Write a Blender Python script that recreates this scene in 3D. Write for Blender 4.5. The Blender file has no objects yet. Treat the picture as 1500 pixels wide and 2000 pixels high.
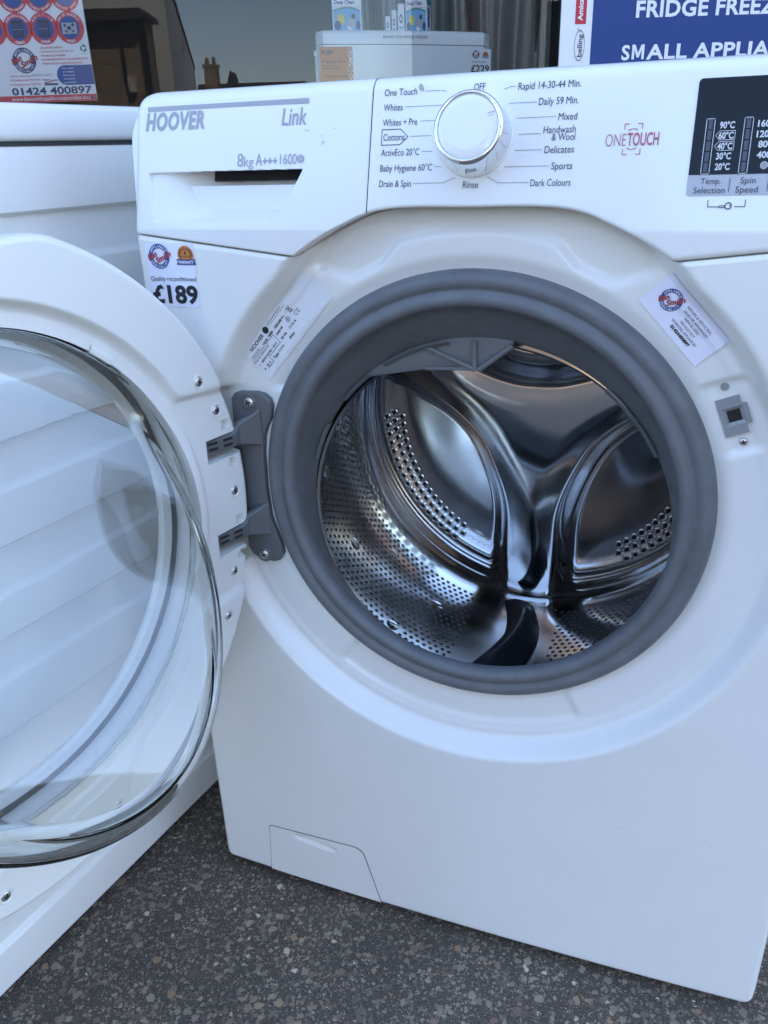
import bpy, bmesh, math, random
from math import sin, cos, pi, sqrt, radians, atan2, hypot
from mathutils import Vector, Matrix, Euler
random.seed(7)
C = bpy.context.scene.collection
S = bpy.context.scene

# ------------------------------------------------------------------ camera
cam_d = bpy.data.cameras.new('camera'); cam = bpy.data.objects.new('camera', cam_d); C.objects.link(cam)
cam.location = (0.4609, -0.6170, 0.8027)
cam.rotation_euler = Euler((radians(65.735), radians(1.761), radians(20.203)), 'XYZ')
cam_d.sensor_fit = 'VERTICAL'; cam_d.sensor_height = 36.0; cam_d.lens = 36.0 * 1577.6 / 2000.0
cam_d.clip_start = 0.02; cam_d.clip_end = 500
S.camera = cam
# ------------------------------------------------------------------ sky and sun
SUN_EL, SUN_AZ = radians(44), radians(8)      # sun stands behind the shop, its front is in open shade
w = bpy.data.worlds.new('World'); S.world = w; w.use_nodes = True
nt = w.node_tree; bg = nt.nodes['Background']
sky = nt.nodes.new('ShaderNodeTexSky'); sky.sky_type = 'NISHITA'; sky.sun_disc = False
sky.sun_elevation = SUN_EL; sky.sun_rotation = SUN_AZ; sky.air_density = 0.8; sky.dust_density = 0.8; sky.ozone_density = 0.0
nt.links.new(sky.outputs[0], bg.inputs[0]); bg.inputs[1].default_value = 0.15
ld = bpy.data.lights.new('sun', 'SUN'); sun = bpy.data.objects.new('sun', ld); C.objects.link(sun)
ld.energy = 2.0; ld.angle = radians(0.55); ld.color = (1.0, 0.94, 0.85)
sd = Vector((sin(SUN_AZ) * cos(SUN_EL), cos(SUN_AZ) * cos(SUN_EL), sin(SUN_EL)))
sun.rotation_euler = (-sd).to_track_quat('-Z', 'Y').to_euler(); sun.location = (0, 3, 12)
S.view_settings.view_transform = 'Standard'; S.view_settings.look = 'None'
S.view_settings.exposure = 2.93; S.view_settings.gamma = 1.0
S.cycles.max_bounces = 14; S.cycles.transmission_bounces = 14; S.cycles.glossy_bounces = 8; S.cycles.transparent_max_bounces = 16
S.cycles.sample_clamp_indirect = 6.0

# ------------------------------------------------------------------ materials
def mat(name, col, rough=0.4, metal=0.0, spec=0.5, coat=0.0):
    m = bpy.data.materials.new(name); m.use_nodes = True
    b = m.node_tree.nodes['Principled BSDF']
    b.inputs['Base Color'].default_value = (*col, 1); b.inputs['Roughness'].default_value = rough
    b.inputs['Metallic'].default_value = metal; b.inputs['Specular IOR Level'].default_value = spec
    b.inputs['Coat Weight'].default_value = coat; b.inputs['Coat Roughness'].default_value = 0.05
    return m
def nodes(m): return m.node_tree.nodes, m.node_tree.links, m.node_tree.nodes['Principled BSDF']
def vary(m, scale, lo, hi, detail=4.0, inp='Roughness'):
    n, l, b = nodes(m)
    tc = n.new('ShaderNodeTexCoord'); t = n.new('ShaderNodeTexNoise'); t.inputs['Scale'].default_value = scale; t.inputs['Detail'].default_value = detail
    r = n.new('ShaderNodeMapRange'); r.inputs[1].default_value = 0.3; r.inputs[2].default_value = 0.7; r.inputs[3].default_value = lo; r.inputs[4].default_value = hi
    l.new(tc.outputs['Object'], t.inputs['Vector']); l.new(t.outputs[0], r.inputs[0]); l.new(r.outputs[0], b.inputs[inp])
def bumpy(m, scale, strength, dist=0.001, detail=3.0):
    n, l, b = nodes(m)
    tc = n.new('ShaderNodeTexCoord'); t = n.new('ShaderNodeTexNoise'); t.inputs['Scale'].default_value = scale; t.inputs['Detail'].default_value = detail
    u = n.new('ShaderNodeBump'); u.inputs['Strength'].default_value = strength; u.inputs['Distance'].default_value = dist
    l.new(tc.outputs['Object'], t.inputs['Vector']); l.new(t.outputs[0], u.inputs['Height']); l.new(u.outputs[0], b.inputs['Normal'])
M = {}
M['enamel'] = mat('white_enamel', (0.80, 0.805, 0.81), 0.16); vary(M['enamel'], 14, 0.13, 0.22)
bumpy(M['enamel'], 7, 0.05, 0.004, 2.0)
M['panel'] = mat('white_gloss_plastic', (0.81, 0.81, 0.775), 0.12); vary(M['panel'], 30, 0.09, 0.17)
M['ring'] = mat('white_satin_plastic', (0.78, 0.785, 0.745), 0.32); vary(M['ring'], 40, 0.27, 0.38)
M['rubber'] = mat('grey_rubber', (0.135, 0.145, 0.155), 0.5); vary(M['rubber'], 60, 0.42, 0.62); bumpy(M['rubber'], 900, 0.08, 0.0006)
def blotch(m, c1, c2, sc, lo=0.35, hi=0.75):
    n, l, b = nodes(m); tc = n.new('ShaderNodeTexCoord'); t = n.new('ShaderNodeTexNoise'); t.inputs['Scale'].default_value = sc; t.inputs['Detail'].default_value = 6; t.inputs['Roughness'].default_value = 0.65
    r = n.new('ShaderNodeValToRGB'); r.color_ramp.elements[0].position = lo; r.color_ramp.elements[0].color = (*c1, 1); r.color_ramp.elements[1].position = hi; r.color_ramp.elements[1].color = (*c2, 1)
    l.new(tc.outputs['Object'], t.inputs['Vector']); l.new(t.outputs[0], r.inputs[0]); l.new(r.outputs[0], b.inputs['Base Color'])
blotch(M['rubber'], (0.122, 0.131, 0.140), (0.165, 0.176, 0.186), 38)
blotch(M['enamel'], (0.79, 0.79, 0.745), (0.82, 0.82, 0.775), 9)
M['rubber2'] = mat('pale_grey_rubber', (0.155, 0.165, 0.175), 0.55)
M['bracket'] = mat('grey_moulded_plastic', (0.115, 0.118, 0.122), 0.42); bumpy(M['bracket'], 1500, 0.1, 0.0004)
M['lock'] = mat('mid_grey_plastic', (0.27, 0.285, 0.29), 0.4)
M['lifter'] = mat('dark_grey_plastic', (0.028, 0.032, 0.038), 0.35)
M['steel'] = mat('stainless_steel', (0.57, 0.565, 0.555), 0.12, 1.0); vary(M['steel'], 25, 0.10, 0.20)
M['steelp'] = mat('polished_steel', (0.63, 0.63, 0.63), 0.08, 1.0); vary(M['steelp'], 18, 0.06, 0.13)
M['chrome'] = mat('chrome', (0.80, 0.81, 0.82), 0.05, 1.0)
M['screw'] = mat('zinc_screw', (0.66, 0.65, 0.62), 0.38, 1.0)
M['black'] = mat('hole_shade_black', (0.006, 0.007, 0.008), 0.6)  # flat black standing for the dark inside slots and holes
M['gap'] = mat('dark_gap', (0.03, 0.032, 0.036), 0.7)
M['display'] = mat('black_display_glass', (0.005, 0.007, 0.010), 0.06, 0.0, 0.22)
M['silver'] = mat('silver_grey_print', (0.42, 0.43, 0.46), 0.3)
M['ink'] = mat('dark_grey_print', (0.04, 0.045, 0.06), 0.4)
M['inkl'] = mat('light_grey_print', (0.34, 0.35, 0.385), 0.35)
M['inkw'] = mat('pale_print', (0.60, 0.62, 0.63), 0.4)
M['led'] = mat('led_segment', (0.05, 0.055, 0.07), 0.2)
M['red'] = mat('muted_red_print', (0.42, 0.10, 0.13), 0.4)
M['sticker'] = mat('white_paper_sticker', (0.80, 0.81, 0.90), 0.35)
M['label'] = mat('silver_white_label', (0.76, 0.78, 0.80), 0.25)
M['blackink'] = mat('black_print', (0.012, 0.013, 0.016), 0.4)
M['navy'] = mat('navy_print', (0.035, 0.07, 0.25), 0.4)
M['brick_red'] = mat('red_script_print', (0.36, 0.055, 0.06), 0.4)
M['orange'] = mat('orange_print', (0.62, 0.22, 0.05), 0.45)
M['signblue'] = mat('sign_blue', (0.008, 0.045, 0.20), 0.55)
M['signred'] = mat('sign_red', (0.52, 0.025, 0.05), 0.35)
M['signwhite'] = mat('sign_white', (0.80, 0.82, 0.84), 0.35)
M['pred'] = mat('poster_red', (0.62, 0.07, 0.09), 0.4)
M['pblue'] = mat('poster_blue', (0.02, 0.09, 0.32), 0.4)
M['pnavy'] = mat('poster_navy', (0.025, 0.05, 0.15), 0.4)
M['pwhite'] = mat('poster_white', (0.80, 0.82, 0.85), 0.4)
M['green'] = mat('green_print', (0.03, 0.25, 0.14), 0.45)
M['teal'] = mat('teal_print', (0.03, 0.33, 0.30), 0.4)
M['yellow'] = mat('yellow_print', (0.75, 0.60, 0.08), 0.45)
M['sky_print'] = mat('light_blue_print', (0.20, 0.45, 0.70), 0.45)
M['lilac'] = mat('pale_lilac_print', (0.45, 0.47, 0.72), 0.4)
M['fridge'] = mat('fridge_white', (0.78, 0.82, 0.83), 0.22)
M['frame'] = mat('dark_window_frame', (0.03, 0.032, 0.035), 0.4)
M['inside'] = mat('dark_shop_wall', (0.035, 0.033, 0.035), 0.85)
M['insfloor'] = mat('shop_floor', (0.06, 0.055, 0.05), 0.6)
M['wrap'] = mat('grey_plastic_wrap', (0.20, 0.225, 0.215), 0.3); bumpy(M['wrap'], 30, 0.5, 0.01)
M['render'] = mat('painted_render', (0.62, 0.62, 0.60), 0.85); vary(M['render'], 3, 0.8, 0.95)
M['slate'] = mat('dark_roof_tile', (0.045, 0.04, 0.038), 0.7)
M['pipe'] = mat('black_rainwater_pipe', (0.012, 0.013, 0.014), 0.4)
M['meter'] = mat('pale_meter_box', (0.55, 0.52, 0.46), 0.6)

def brick_mat(name, c1, c2, mortar, sc=1.0):
    m = mat(name, c1, 0.85); n, l, b = nodes(m)
    tc = n.new('ShaderNodeTexCoord'); sep = n.new('ShaderNodeSeparateXYZ'); cmb = n.new('ShaderNodeCombineXYZ')
    add = n.new('ShaderNodeMath'); add.operation = 'ADD'
    t = n.new('ShaderNodeTexBrick'); t.inputs['Scale'].default_value = sc
    t.inputs['Color1'].default_value = (*c1, 1); t.inputs['Color2'].default_value = (*c2, 1); t.inputs['Mortar'].default_value = (*mortar, 1)
    t.inputs['Brick Width'].default_value = 0.22; t.inputs['Row Height'].default_value = 0.075; t.inputs['Mortar Size'].default_value = 0.006
    l.new(tc.outputs['Object'], sep.inputs[0]); l.new(sep.outputs[0], add.inputs[0]); l.new(sep.outputs[1], add.inputs[1])
    l.new(add.outputs[0], cmb.inputs[0]); l.new(sep.outputs[2], cmb.inputs[1]); l.new(cmb.outputs[0], t.inputs['Vector'])
    l.new(t.outputs['Color'], b.inputs['Base Color'])
    return m
M['brick'] = brick_mat('stock_brick', (0.33, 0.24, 0.145), (0.19, 0.13, 0.08), (0.28, 0.245, 0.19))
M['darkbrick'] = brick_mat('dark_brick', (0.13, 0.085, 0.065), (0.09, 0.06, 0.05), (0.12, 0.11, 0.10))  # kept dark so the houses bounce less warm light
M['shopbrick'] = brick_mat('shop_brick', (0.32, 0.16, 0.10), (0.25, 0.12, 0.08), (0.30, 0.27, 0.23))

def asphalt():
    m = mat('asphalt', (0.05, 0.05, 0.05), 0.8); n, l, b = nodes(m)
    tc = n.new('ShaderNodeTexCoord')
    wn = n.new('ShaderNodeTexNoise'); wn.inputs['Scale'].default_value = 190; wn.inputs['Detail'].default_value = 3
    l.new(tc.outputs['Object'], wn.inputs['Vector'])
    mx = n.new('ShaderNodeMix'); mx.data_type = 'VECTOR'; mx.inputs[0].default_value = 0.0075
    l.new(tc.outputs['Object'], mx.inputs[4]); l.new(wn.outputs['Color'], mx.inputs[5])
    layers = []
    for sc, hi, fe in ((108, 0.56, 0.05), (205, 0.64, 0.07), (400, 0.62, 0.08)):
        v = n.new('ShaderNodeTexVoronoi'); v.inputs['Scale'].default_value = sc; v.inputs['Randomness'].default_value = 1.0
        l.new(mx.outputs[1], v.inputs['Vector'])
        sep = n.new('ShaderNodeSeparateColor'); l.new(v.outputs['Color'], sep.inputs[0])
        th = n.new('ShaderNodeMapRange'); th.inputs[1].default_value = 0.15; th.inputs[3].default_value = -0.02; th.inputs[4].default_value = hi; l.new(sep.outputs[0], th.inputs[0])     # size of each chip
        sub = n.new('ShaderNodeMath'); sub.operation = 'SUBTRACT'; l.new(th.outputs[0], sub.inputs[0]); l.new(v.outputs['Distance'], sub.inputs[1])
        k = n.new('ShaderNodeMapRange'); k.inputs[1].default_value = 0.0; k.inputs[2].default_value = fe; l.new(sub.outputs[0], k.inputs[0])
        cr = n.new('ShaderNodeValToRGB'); e = cr.color_ramp.elements
        e[0].position = 0.0; e[0].color = (0.12, 0.092, 0.07, 1); e[1].position = 1.0; e[1].color = (0.42, 0.355, 0.275, 1)
        for pos, col in ((0.2, (0.19, 0.148, 0.115, 1)), (0.45, (0.29, 0.235, 0.182, 1)), (0.58, (0.22, 0.15, 0.115, 1)), (0.66, (0.09, 0.085, 0.08, 1)), (0.72, (0.25, 0.215, 0.165, 1)), (0.9, (0.36, 0.30, 0.23, 1)), (0.975, (0.33, 0.19, 0.11, 1)), (0.985, (0.70, 0.62, 0.52, 1))):
            x = e.new(pos); x.color = col
        l.new(sep.outputs[1], cr.inputs[0]); layers.append((k, cr))
    layers_c = layers.pop()
    base = n.new('ShaderNodeTexNoise'); base.inputs['Scale'].default_value = 700; base.inputs['Detail'].default_value = 4; l.new(tc.outputs['Object'], base.inputs['Vector'])
    bc = n.new('ShaderNodeValToRGB'); bc.color_ramp.elements[0].position = 0.35; bc.color_ramp.elements[0].color = (0.022, 0.019, 0.016, 1)
    bc.color_ramp.elements[1].position = 0.72; bc.color_ramp.elements[1].color = (0.17, 0.142, 0.115, 1); l.new(base.outputs[0], bc.inputs[0])
    m1 = n.new('ShaderNodeMix'); m1.data_type = 'RGBA'; m0 = n.new('ShaderNodeMix'); m0.data_type = 'RGBA'; l.new(layers_c[0].outputs[0], m0.inputs[0]); l.new(bc.outputs[0], m0.inputs[6]); l.new(layers_c[1].outputs[0], m0.inputs[7]); l.new(layers[1][0].outputs[0], m1.inputs[0]); l.new(m0.outputs[2], m1.inputs[6]); l.new(layers[1][1].outputs[0], m1.inputs[7])
    m2 = n.new('ShaderNodeMix'); m2.data_type = 'RGBA'; l.new(layers[0][0].outputs[0], m2.inputs[0]); l.new(m1.outputs[2], m2.inputs[6]); l.new(layers[0][1].outputs[0], m2.inputs[7])
    pn = n.new('ShaderNodeTexNoise'); pn.inputs['Scale'].default_value = 9; pn.inputs['Detail'].default_value = 3; l.new(tc.outputs['Object'], pn.inputs['Vector'])
    pr = n.new('ShaderNodeMapRange'); pr.inputs[1].default_value = 0.3; pr.inputs[2].default_value = 0.7; pr.inputs[3].default_value = 0.78; pr.inputs[4].default_value = 1.12; l.new(pn.outputs[0], pr.inputs[0])
    m3 = n.new('ShaderNodeMix'); m3.data_type = 'RGBA'; m3.blend_type = 'MULTIPLY'; m3.inputs[0].default_value = 1.0; l.new(m2.outputs[2], m3.inputs[6]); l.new(pr.outputs[0], m3.inputs[7])
    m4 = n.new('ShaderNodeMix'); m4.data_type = 'RGBA'; m4.blend_type = 'MULTIPLY'; m4.inputs[0].default_value = 1.0; m4.inputs[7].default_value = (1.04, 1.02, 0.93, 1); l.new(m3.outputs[2], m4.inputs[6]); l.new(m4.outputs[2], b.inputs['Base Color'])
    hs = n.new('ShaderNodeMath'); hs.operation = 'ADD'; l.new(layers[0][0].outputs[0], hs.inputs[0]); l.new(layers[1][0].outputs[0], hs.inputs[1])
    hb = n.new('ShaderNodeMath'); hb.operation = 'ADD'; l.new(hs.outputs[0], hb.inputs[0]); l.new(base.outputs[0], hb.inputs[1])
    bu = n.new('ShaderNodeBump'); bu.inputs['Strength'].default_value = 0.7; bu.inputs['Distance'].default_value = 0.003; l.new(hb.outputs[0], bu.inputs['Height']); l.new(bu.outputs[0], b.inputs['Normal'])
    return m
M['asphalt'] = asphalt()

def glass(name, col, ior=1.5, rough=0.0):
    m = bpy.data.materials.new(name); m.use_nodes = True; n = m.node_tree.nodes; n.clear()
    g = n.new('ShaderNodeBsdfGlass'); g.inputs['Color'].default_value = (*col, 1); g.inputs['IOR'].default_value = ior; g.inputs['Roughness'].default_value = rough
    o = n.new('ShaderNodeOutputMaterial'); m.node_tree.links.new(g.outputs[0], o.inputs[0]); return m
M['bowl'] = glass('door_glass', (0.985, 0.996, 0.992), 1.47)
def pane_mat():                                   # thin window glass: see-through plus mirror reflection by angle
    m = bpy.data.materials.new('window_glass'); m.use_nodes = True; n = m.node_tree.nodes; n.clear(); l = m.node_tree.links
    tr = n.new('ShaderNodeBsdfTransparent'); tr.inputs[0].default_value = (0.90, 0.92, 0.92, 1)
    gl = n.new('ShaderNodeBsdfGlossy'); gl.inputs['Roughness'].default_value = 0.0
    fr = n.new('ShaderNodeFresnel'); fr.inputs[0].default_value = 1.5
    mu = n.new('ShaderNodeMath'); mu.operation = 'MULTIPLY'; mu.inputs[1].default_value = 0.75; mu.use_clamp = True
    mx = n.new('ShaderNodeMixShader'); o = n.new('ShaderNodeOutputMaterial')
    l.new(fr.outputs[0], mu.inputs[0]); l.new(mu.outputs[0], mx.inputs[0]); l.new(tr.outputs[0], mx.inputs[1]); l.new(gl.outputs[0], mx.inputs[2]); l.new(mx.outputs[0], o.inputs[0])
    return m
M['pane'] = pane_mat()

# ------------------------------------------------------------------ mesh helpers
class MB:
    def __init__(s): s.v = []; s.f = []; s.mi = []; s.m = 0
    def add(s, vs, fs):
        o = len(s.v); s.v += [tuple(p) for p in vs]
        for f in fs: s.f.append(tuple(i + o for i in f)); s.mi.append(s.m)
        return s
    def grid(s, P, closed_u=False, closed_v=False, flip=False, skip=None):   # P[i][j]
        nu, nv = len(P), len(P[0]); fs = []
        for i in range(nu if closed_u else nu - 1):
            for j in range(nv if closed_v else nv - 1):
                if skip and skip(i, j): continue
                a, b, c, d = i * nv + j, ((i + 1) % nu) * nv + j, ((i + 1) % nu) * nv + (j + 1) % nv, i * nv + (j + 1) % nv
                fs.append((a, d, c, b) if flip else (a, b, c, d))
        return s.add([p for r in P for p in r], fs)
    def box(s, lo, hi, T=None):
        x0, y0, z0 = lo; x1, y1, z1 = hi
        vs = [Vector(p) for p in ((x0, y0, z0), (x1, y0, z0), (x1, y1, z0), (x0, y1, z0), (x0, y0, z1), (x1, y0, z1), (x1, y1, z1), (x0, y1, z1))]
        if T: vs = [T(p) for p in vs]
        return s.add(vs, [(0, 3, 2, 1), (4, 5, 6, 7), (0, 1, 5, 4), (1, 2, 6, 5), (2, 3, 7, 6), (3, 0, 4, 7)])
    def lathe(s, prof, T, n=96, flip=False):      # prof (r, h); T(u, v, h) -> world
        P = [[T(r * cos(2 * pi * i / n), r * sin(2 * pi * i / n), h) for r, h in prof] for i in range(n)]
        return s.grid(P, closed_u=True, flip=flip)
    def prism(s, poly, h0, h1, T):                # poly [(u,v)], caps by n-gon
        n = len(poly)
        vs = [T(u, v, h0) for u, v in poly] + [T(u, v, h1) for u, v in poly]
        fs = [tuple(range(n - 1, -1, -1)), tuple(range(n, 2 * n))] + [(i, (i + 1) % n, n + (i + 1) % n, n + i) for i in range(n)]
        return s.add(vs, fs)
    def tube(s, pts, r, n=10, caps=True):
        pts = [Vector(p) for p in pts]; rs = r if isinstance(r, (list, tuple)) else [r] * len(pts)
        rings = []; up = None
        for i, p in enumerate(pts):
            t = (pts[min(i + 1, len(pts) - 1)] - pts[max(i - 1, 0)]).normalized()
            if up is None: up = t.orthogonal().normalized()
            up = (up - t * up.dot(t)).normalized(); b = t.cross(up)
            rings.append([p + (up * cos(2 * pi * k / n) + b * sin(2 * pi * k / n)) * rs[i] for k in range(n)])
        s.grid(rings, closed_v=True)
        if caps:
            s.add(rings[0], [tuple(range(n))]); s.add(rings[-1], [tuple(range(n))])
        return s
    def build(s, name, mats, parent=None, smooth=40, org=None, bevel=None, solid=False, loc_org=True):
        me = bpy.data.meshes.new(name)
        if org is None: org = ORG.get(parent.name if parent else None, Vector((0, 0, 0))) if parent else Vector((0, 0, 0))
        me.from_pydata([tuple(Vector(p) - org) for p in s.v], [], s.f)
        ml = mats if isinstance(mats, (list, tuple)) else [mats]
        for m in ml: me.materials.append(m)
        me.polygons.foreach_set('material_index', s.mi)
        bm = bmesh.new(); bm.from_mesh(me)
        bmesh.ops.remove_doubles(bm, verts=bm.verts, dist=1e-6)
        if solid: bmesh.ops.recalc_face_normals(bm, faces=bm.faces)
        if bevel:
            es = [e for e in bm.edges if len(e.link_faces) == 2 and e.calc_face_angle(0) > radians(50)]
            bmesh.ops.bevel(bm, geom=es, offset=bevel, segments=3, affect='EDGES', clamp_overlap=True, profile=0.5)
        bm.to_mesh(me); bm.free()
        if smooth is not None:
            me.shade_smooth()
            if smooth < 180: me.set_sharp_from_angle(angle=radians(smooth))
        o = bpy.data.objects.new(name, me); C.objects.link(o)
        if parent: o.parent = parent; ORG[o.name] = org
        else: o.location = org
        return o
ORG = {}
def thing(name, label, cat, loc=(0, 0, 0), group=None):
    o = bpy.data.objects.new(name, None); C.objects.link(o); o.empty_display_size = 0.05
    o.location = loc; o['label'] = label; o['category'] = cat; ORG[o.name] = Vector(loc)
    if group: o['group'] = group
    return o
def sstep(a, b, x):
    if a == b: return float(x >= a)
    t = max(0.0, min(1.0, (x - a) / (b - a))); return t * t * (3 - 2 * t)
def lerp(a, b, t): return a + (b - a) * t
def frange(a, b, n): return [a + (b - a) * i / (n - 1) for i in range(n)]

# ------------------------------------------------------------------ lettering
_tc = {}
def glyphs(txt, bold=0.0, sp=1.0):
    if 'M' in txt and bold > 0: bold = 0.0        # this face's M breaks when thickened
    k = (txt, bold, sp)
    if k in _tc: return _tc[k]
    cu = bpy.data.curves.new('t', 'FONT'); cu.body = txt; cu.size = 1.0; cu.resolution_u = 3; cu.offset = bold; cu.space_character = sp
    ob = bpy.data.objects.new('t', cu); C.objects.link(ob)
    dg = bpy.context.evaluated_depsgraph_get(); me = bpy.data.meshes.new_from_object(ob.evaluated_get(dg))
    vs = [(p.co.x, p.co.y) for p in me.vertices]; fs = [tuple(f.vertices) for f in me.polygons]
    bpy.data.objects.remove(ob); bpy.data.curves.remove(cu); bpy.data.meshes.remove(me)
    _tc[k] = (vs, fs); return _tc[k]
CAP = 0.72
def put(mb, txt, x0, x1, zc, cap, T, bold=0.0, shear=0.0, sp=1.0, mi=0):
    """letters from x0 to x1 (x1 None keeps natural width), cap height cap centred on zc; T(u, v) -> world"""
    vs, fs = glyphs(txt, bold, sp)
    if not vs: return
    a = min(p[0] for p in vs); b = max(p[0] for p in vs); ky = cap / CAP; kx = ky if x1 is None else (x1 - x0) / (b - a)
    mb.m = mi
    mb.add([T(x0 + (p[0] - a) * kx + shear * p[1] * ky, zc - cap / 2 + p[1] * ky) for p in vs], fs)
def arctext(mb, txt, cx, cy, r, cap, a0, a1, T, inward=False, bold=0.02, mi=0):
    n = len(txt); ky = cap / CAP; mb.m = mi
    for i, ch in enumerate(txt):
        if ch == ' ': continue
        vs, fs = glyphs(ch, bold)
        a = min(p[0] for p in vs); b = max(p[0] for p in vs)
        th = a0 + (a1 - a0) * (i + 0.5) / n
        out = []
        for x, y in vs:
            u = (x - (a + b) / 2) * ky; q = y * ky
            if inward: px, py = cx + (r + cap - q) * cos(th) - u * sin(th), cy + (r + cap - q) * sin(th) + u * cos(th)
            else: px, py = cx + (r + q) * cos(th) + u * sin(th), cy + (r + q) * sin(th) - u * cos(th)
            out.append(T(px, py))
        mb.add(out, fs)
def disc(mb, cx, cy, r0, r1, T, n=40, mi=0, a0=0.0, a1=2 * pi):
    mb.m = mi; full = abs(a1 - a0 - 2 * pi) < 1e-6; k = n if full else n + 1
    A = [a0 + (a1 - a0) * i / n for i in range(k)]
    if r0 <= 0: mb.add([T(cx + r1 * cos(a), cy + r1 * sin(a)) for a in A], [tuple(range(k))]); return
    P = [[T(cx + r * cos(a), cy + r * sin(a)) for r in (r0, r1)] for a in A]
    mb.grid(P, closed_u=full, flip=True)
def stroke(mb, pts, w, T, mi=0, closed=False):
    mb.m = mi; pts = list(pts)
    if closed: pts.append(pts[0])
    for (x0, y0), (x1, y1) in zip(pts, pts[1:]):
        L = hypot(x1 - x0, y1 - y0)
        if L < 1e-9: continue
        dx, dy = (x1 - x0) / L * w / 2, (y1 - y0) / L * w / 2
        mb.add([T(x0 - dx - dy, y0 - dy + dx), T(x0 - dx + dy, y0 - dy - dx), T(x1 + dx + dy, y1 + dy - dx), T(x1 + dx - dy, y1 + dy + dx)], [(0, 1, 2, 3)])
def quad(mb, x0, y0, x1, y1, T, mi=0):
    mb.m = mi; n = max(1, int(abs(x1 - x0) / 0.01))
    P = [[T(lerp(x0, x1, i / n), y) for y in (y0, y1)] for i in range(n + 1)]
    mb.grid(P)
def dotted(mb, pts, w, T, mi=0, on=0.0012, off=0.0008):
    for (x0, y0), (x1, y1) in zip(pts, pts[1:]):
        L = hypot(x1 - x0, y1 - y0); t = 0.0
        while t < L - on * 0.5:
            e = min(t + on, L); stroke(mb, [(lerp(x0, x1, t / L), lerp(y0, y1, t / L)), (lerp(x0, x1, e / L), lerp(y0, y1, e / L))], w * 0.8, T, mi); t += on + off
def emblem(mb, cx, cy, r, T, T2, ring, script, white, name='Ben Smith'):
    """round blue ring with lettering and a red script name across it"""
    disc(mb, cx, cy, r * 0.64, r, T, 40, ring)
    arctext(mb, 'APPLIANCE', cx, cy, r * 0.72, r * 0.21, radians(155), radians(25), T2, False, 0.02, white)
    arctext(mb, 'SPECIALIST', cx, cy, r * 0.72, r * 0.21, radians(200), radians(340), T2, True, 0.02, white)
    c, s_ = cos(radians(24)), sin(radians(24))
    def R2(off): return lambda u, v: off(cx + u * c - v * s_, cy + u * s_ + v * c)
    put(mb, 'Ben', -r * 1.08, -r * 0.15, r * 0.34, r * 0.46, R2(T2), 0.04, 0.25, mi=script)
    put(mb, 'Smith', -r * 0.50, r * 1.12, -r * 0.20, r * 0.46, R2(T2), 0.04, 0.25, mi=script)
def warranty(mb, cx, cy, r, T, T2, T3, org, dark, rib, white):
    n = 48; mb.m = org
    mb.add([T(cx + (r * (1.0 if i % 2 else 0.93)) * cos(2 * pi * i / n), cy + r * (1.0 if i % 2 else 0.93) * sin(2 * pi * i / n)) for i in range(n)], [tuple(range(n))])
    disc(mb, cx, cy, r * 0.62, r * 0.68, T2, 30, dark)
    arctext(mb, 'PARTS & LABOUR', cx, cy, r * 0.72, r * 0.17, radians(190), radians(-10), T2, False, 0.03, dark)
    put(mb, '6', cx - r * 0.12, cx + r * 0.12, cy + r * 0.28, r * 0.36, T2, 0.04, mi=dark)
    put(mb, 'MONTHS', cx - r * 0.55, cx + r * 0.55, cy - r * 0.12, r * 0.24, T2, 0.04, mi=dark)
    mb.m = rib
    mb.add([T2(cx - r * 1.2, cy - r * 0.95), T2(cx + r * 1.2, cy - r * 0.95), T2(cx + r * 1.05, cy - r * 0.62), T2(cx + r * 1.2, cy - r * 0.38), T2(cx - r * 1.2, cy - r * 0.38), T2(cx - r * 1.05, cy - r * 0.62)], [(0, 1, 2, 3, 4, 5)])
    put(mb, 'WARRANTY', cx - r * 0.95, cx + r * 0.95, cy - r * 0.66, r * 0.3, T3, 0.03, mi=white)

# ================================================================== GROUND
mb = MB(); mb.add([(-60, -60, 0), (60, -60, 0), (60, 60, 0), (-60, 60, 0)], [(0, 1, 2, 3)])
g = mb.build('ground', M['asphalt'], smooth=None); g['kind'] = 'structure'; g['label'] = 'dark asphalt pavement with exposed stone chips'

# ================================================================== SHOP FRONT
WY = radians(22); W0 = Vector((0.3, 1.0, 0)); WD = Vector((cos(WY), sin(WY), 0)); WI = Vector((-sin(WY), cos(WY), 0))   # along, inward
def W(s, d, z): return W0 + WD * s + WI * d + Vector((0, 0, z))
def WT(p): return W(p.x, p.y, p.z)
shop = thing('shop_building', 'brick shop building with a wide plate glass display window behind the washing machine', 'building', W(0, 0, 0))
mb = MB()
mb.box((-7, 0.0, 0), (7, 0.30, 0.60), WT); mb.build('stall_riser', M['shopbrick'], shop, None)
mb = MB(); mb.box((-7, 0.0, 2.55), (7, 0.30, 8.2), WT); mb.build('upper_wall', M['shopbrick'], shop, None)
for a, b in ((-7, -2.6), (2.8, 7)): mb = MB(); mb.box((a, 0.0, 0.60), (b, 0.30, 2.55), WT); mb.build('side_wall', M['shopbrick'], shop, None)
mb = MB()
for a, b in (((-2.6, 0.02, 0.60), (2.8, 0.10, 0.66)), ((-2.6, 0.02, 2.48), (2.8, 0.10, 2.55)), ((-2.6, 0.02, 0.66), (-2.54, 0.10, 2.48)), ((2.74, 0.02, 0.66), (2.8, 0.10, 2.48))): mb.box(a, b, WT)
mb.build('window_frame', M['frame'], shop, None)
mb = MB(); mb.add([W(-2.54, 0.05, 0.66), W(2.74, 0.05, 0.66), W(2.74, 0.05, 2.48), W(-2.54, 0.05, 2.48)], [(0, 1, 2, 3)])
mb.build('window_pane', M['pane'], shop, None)
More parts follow.
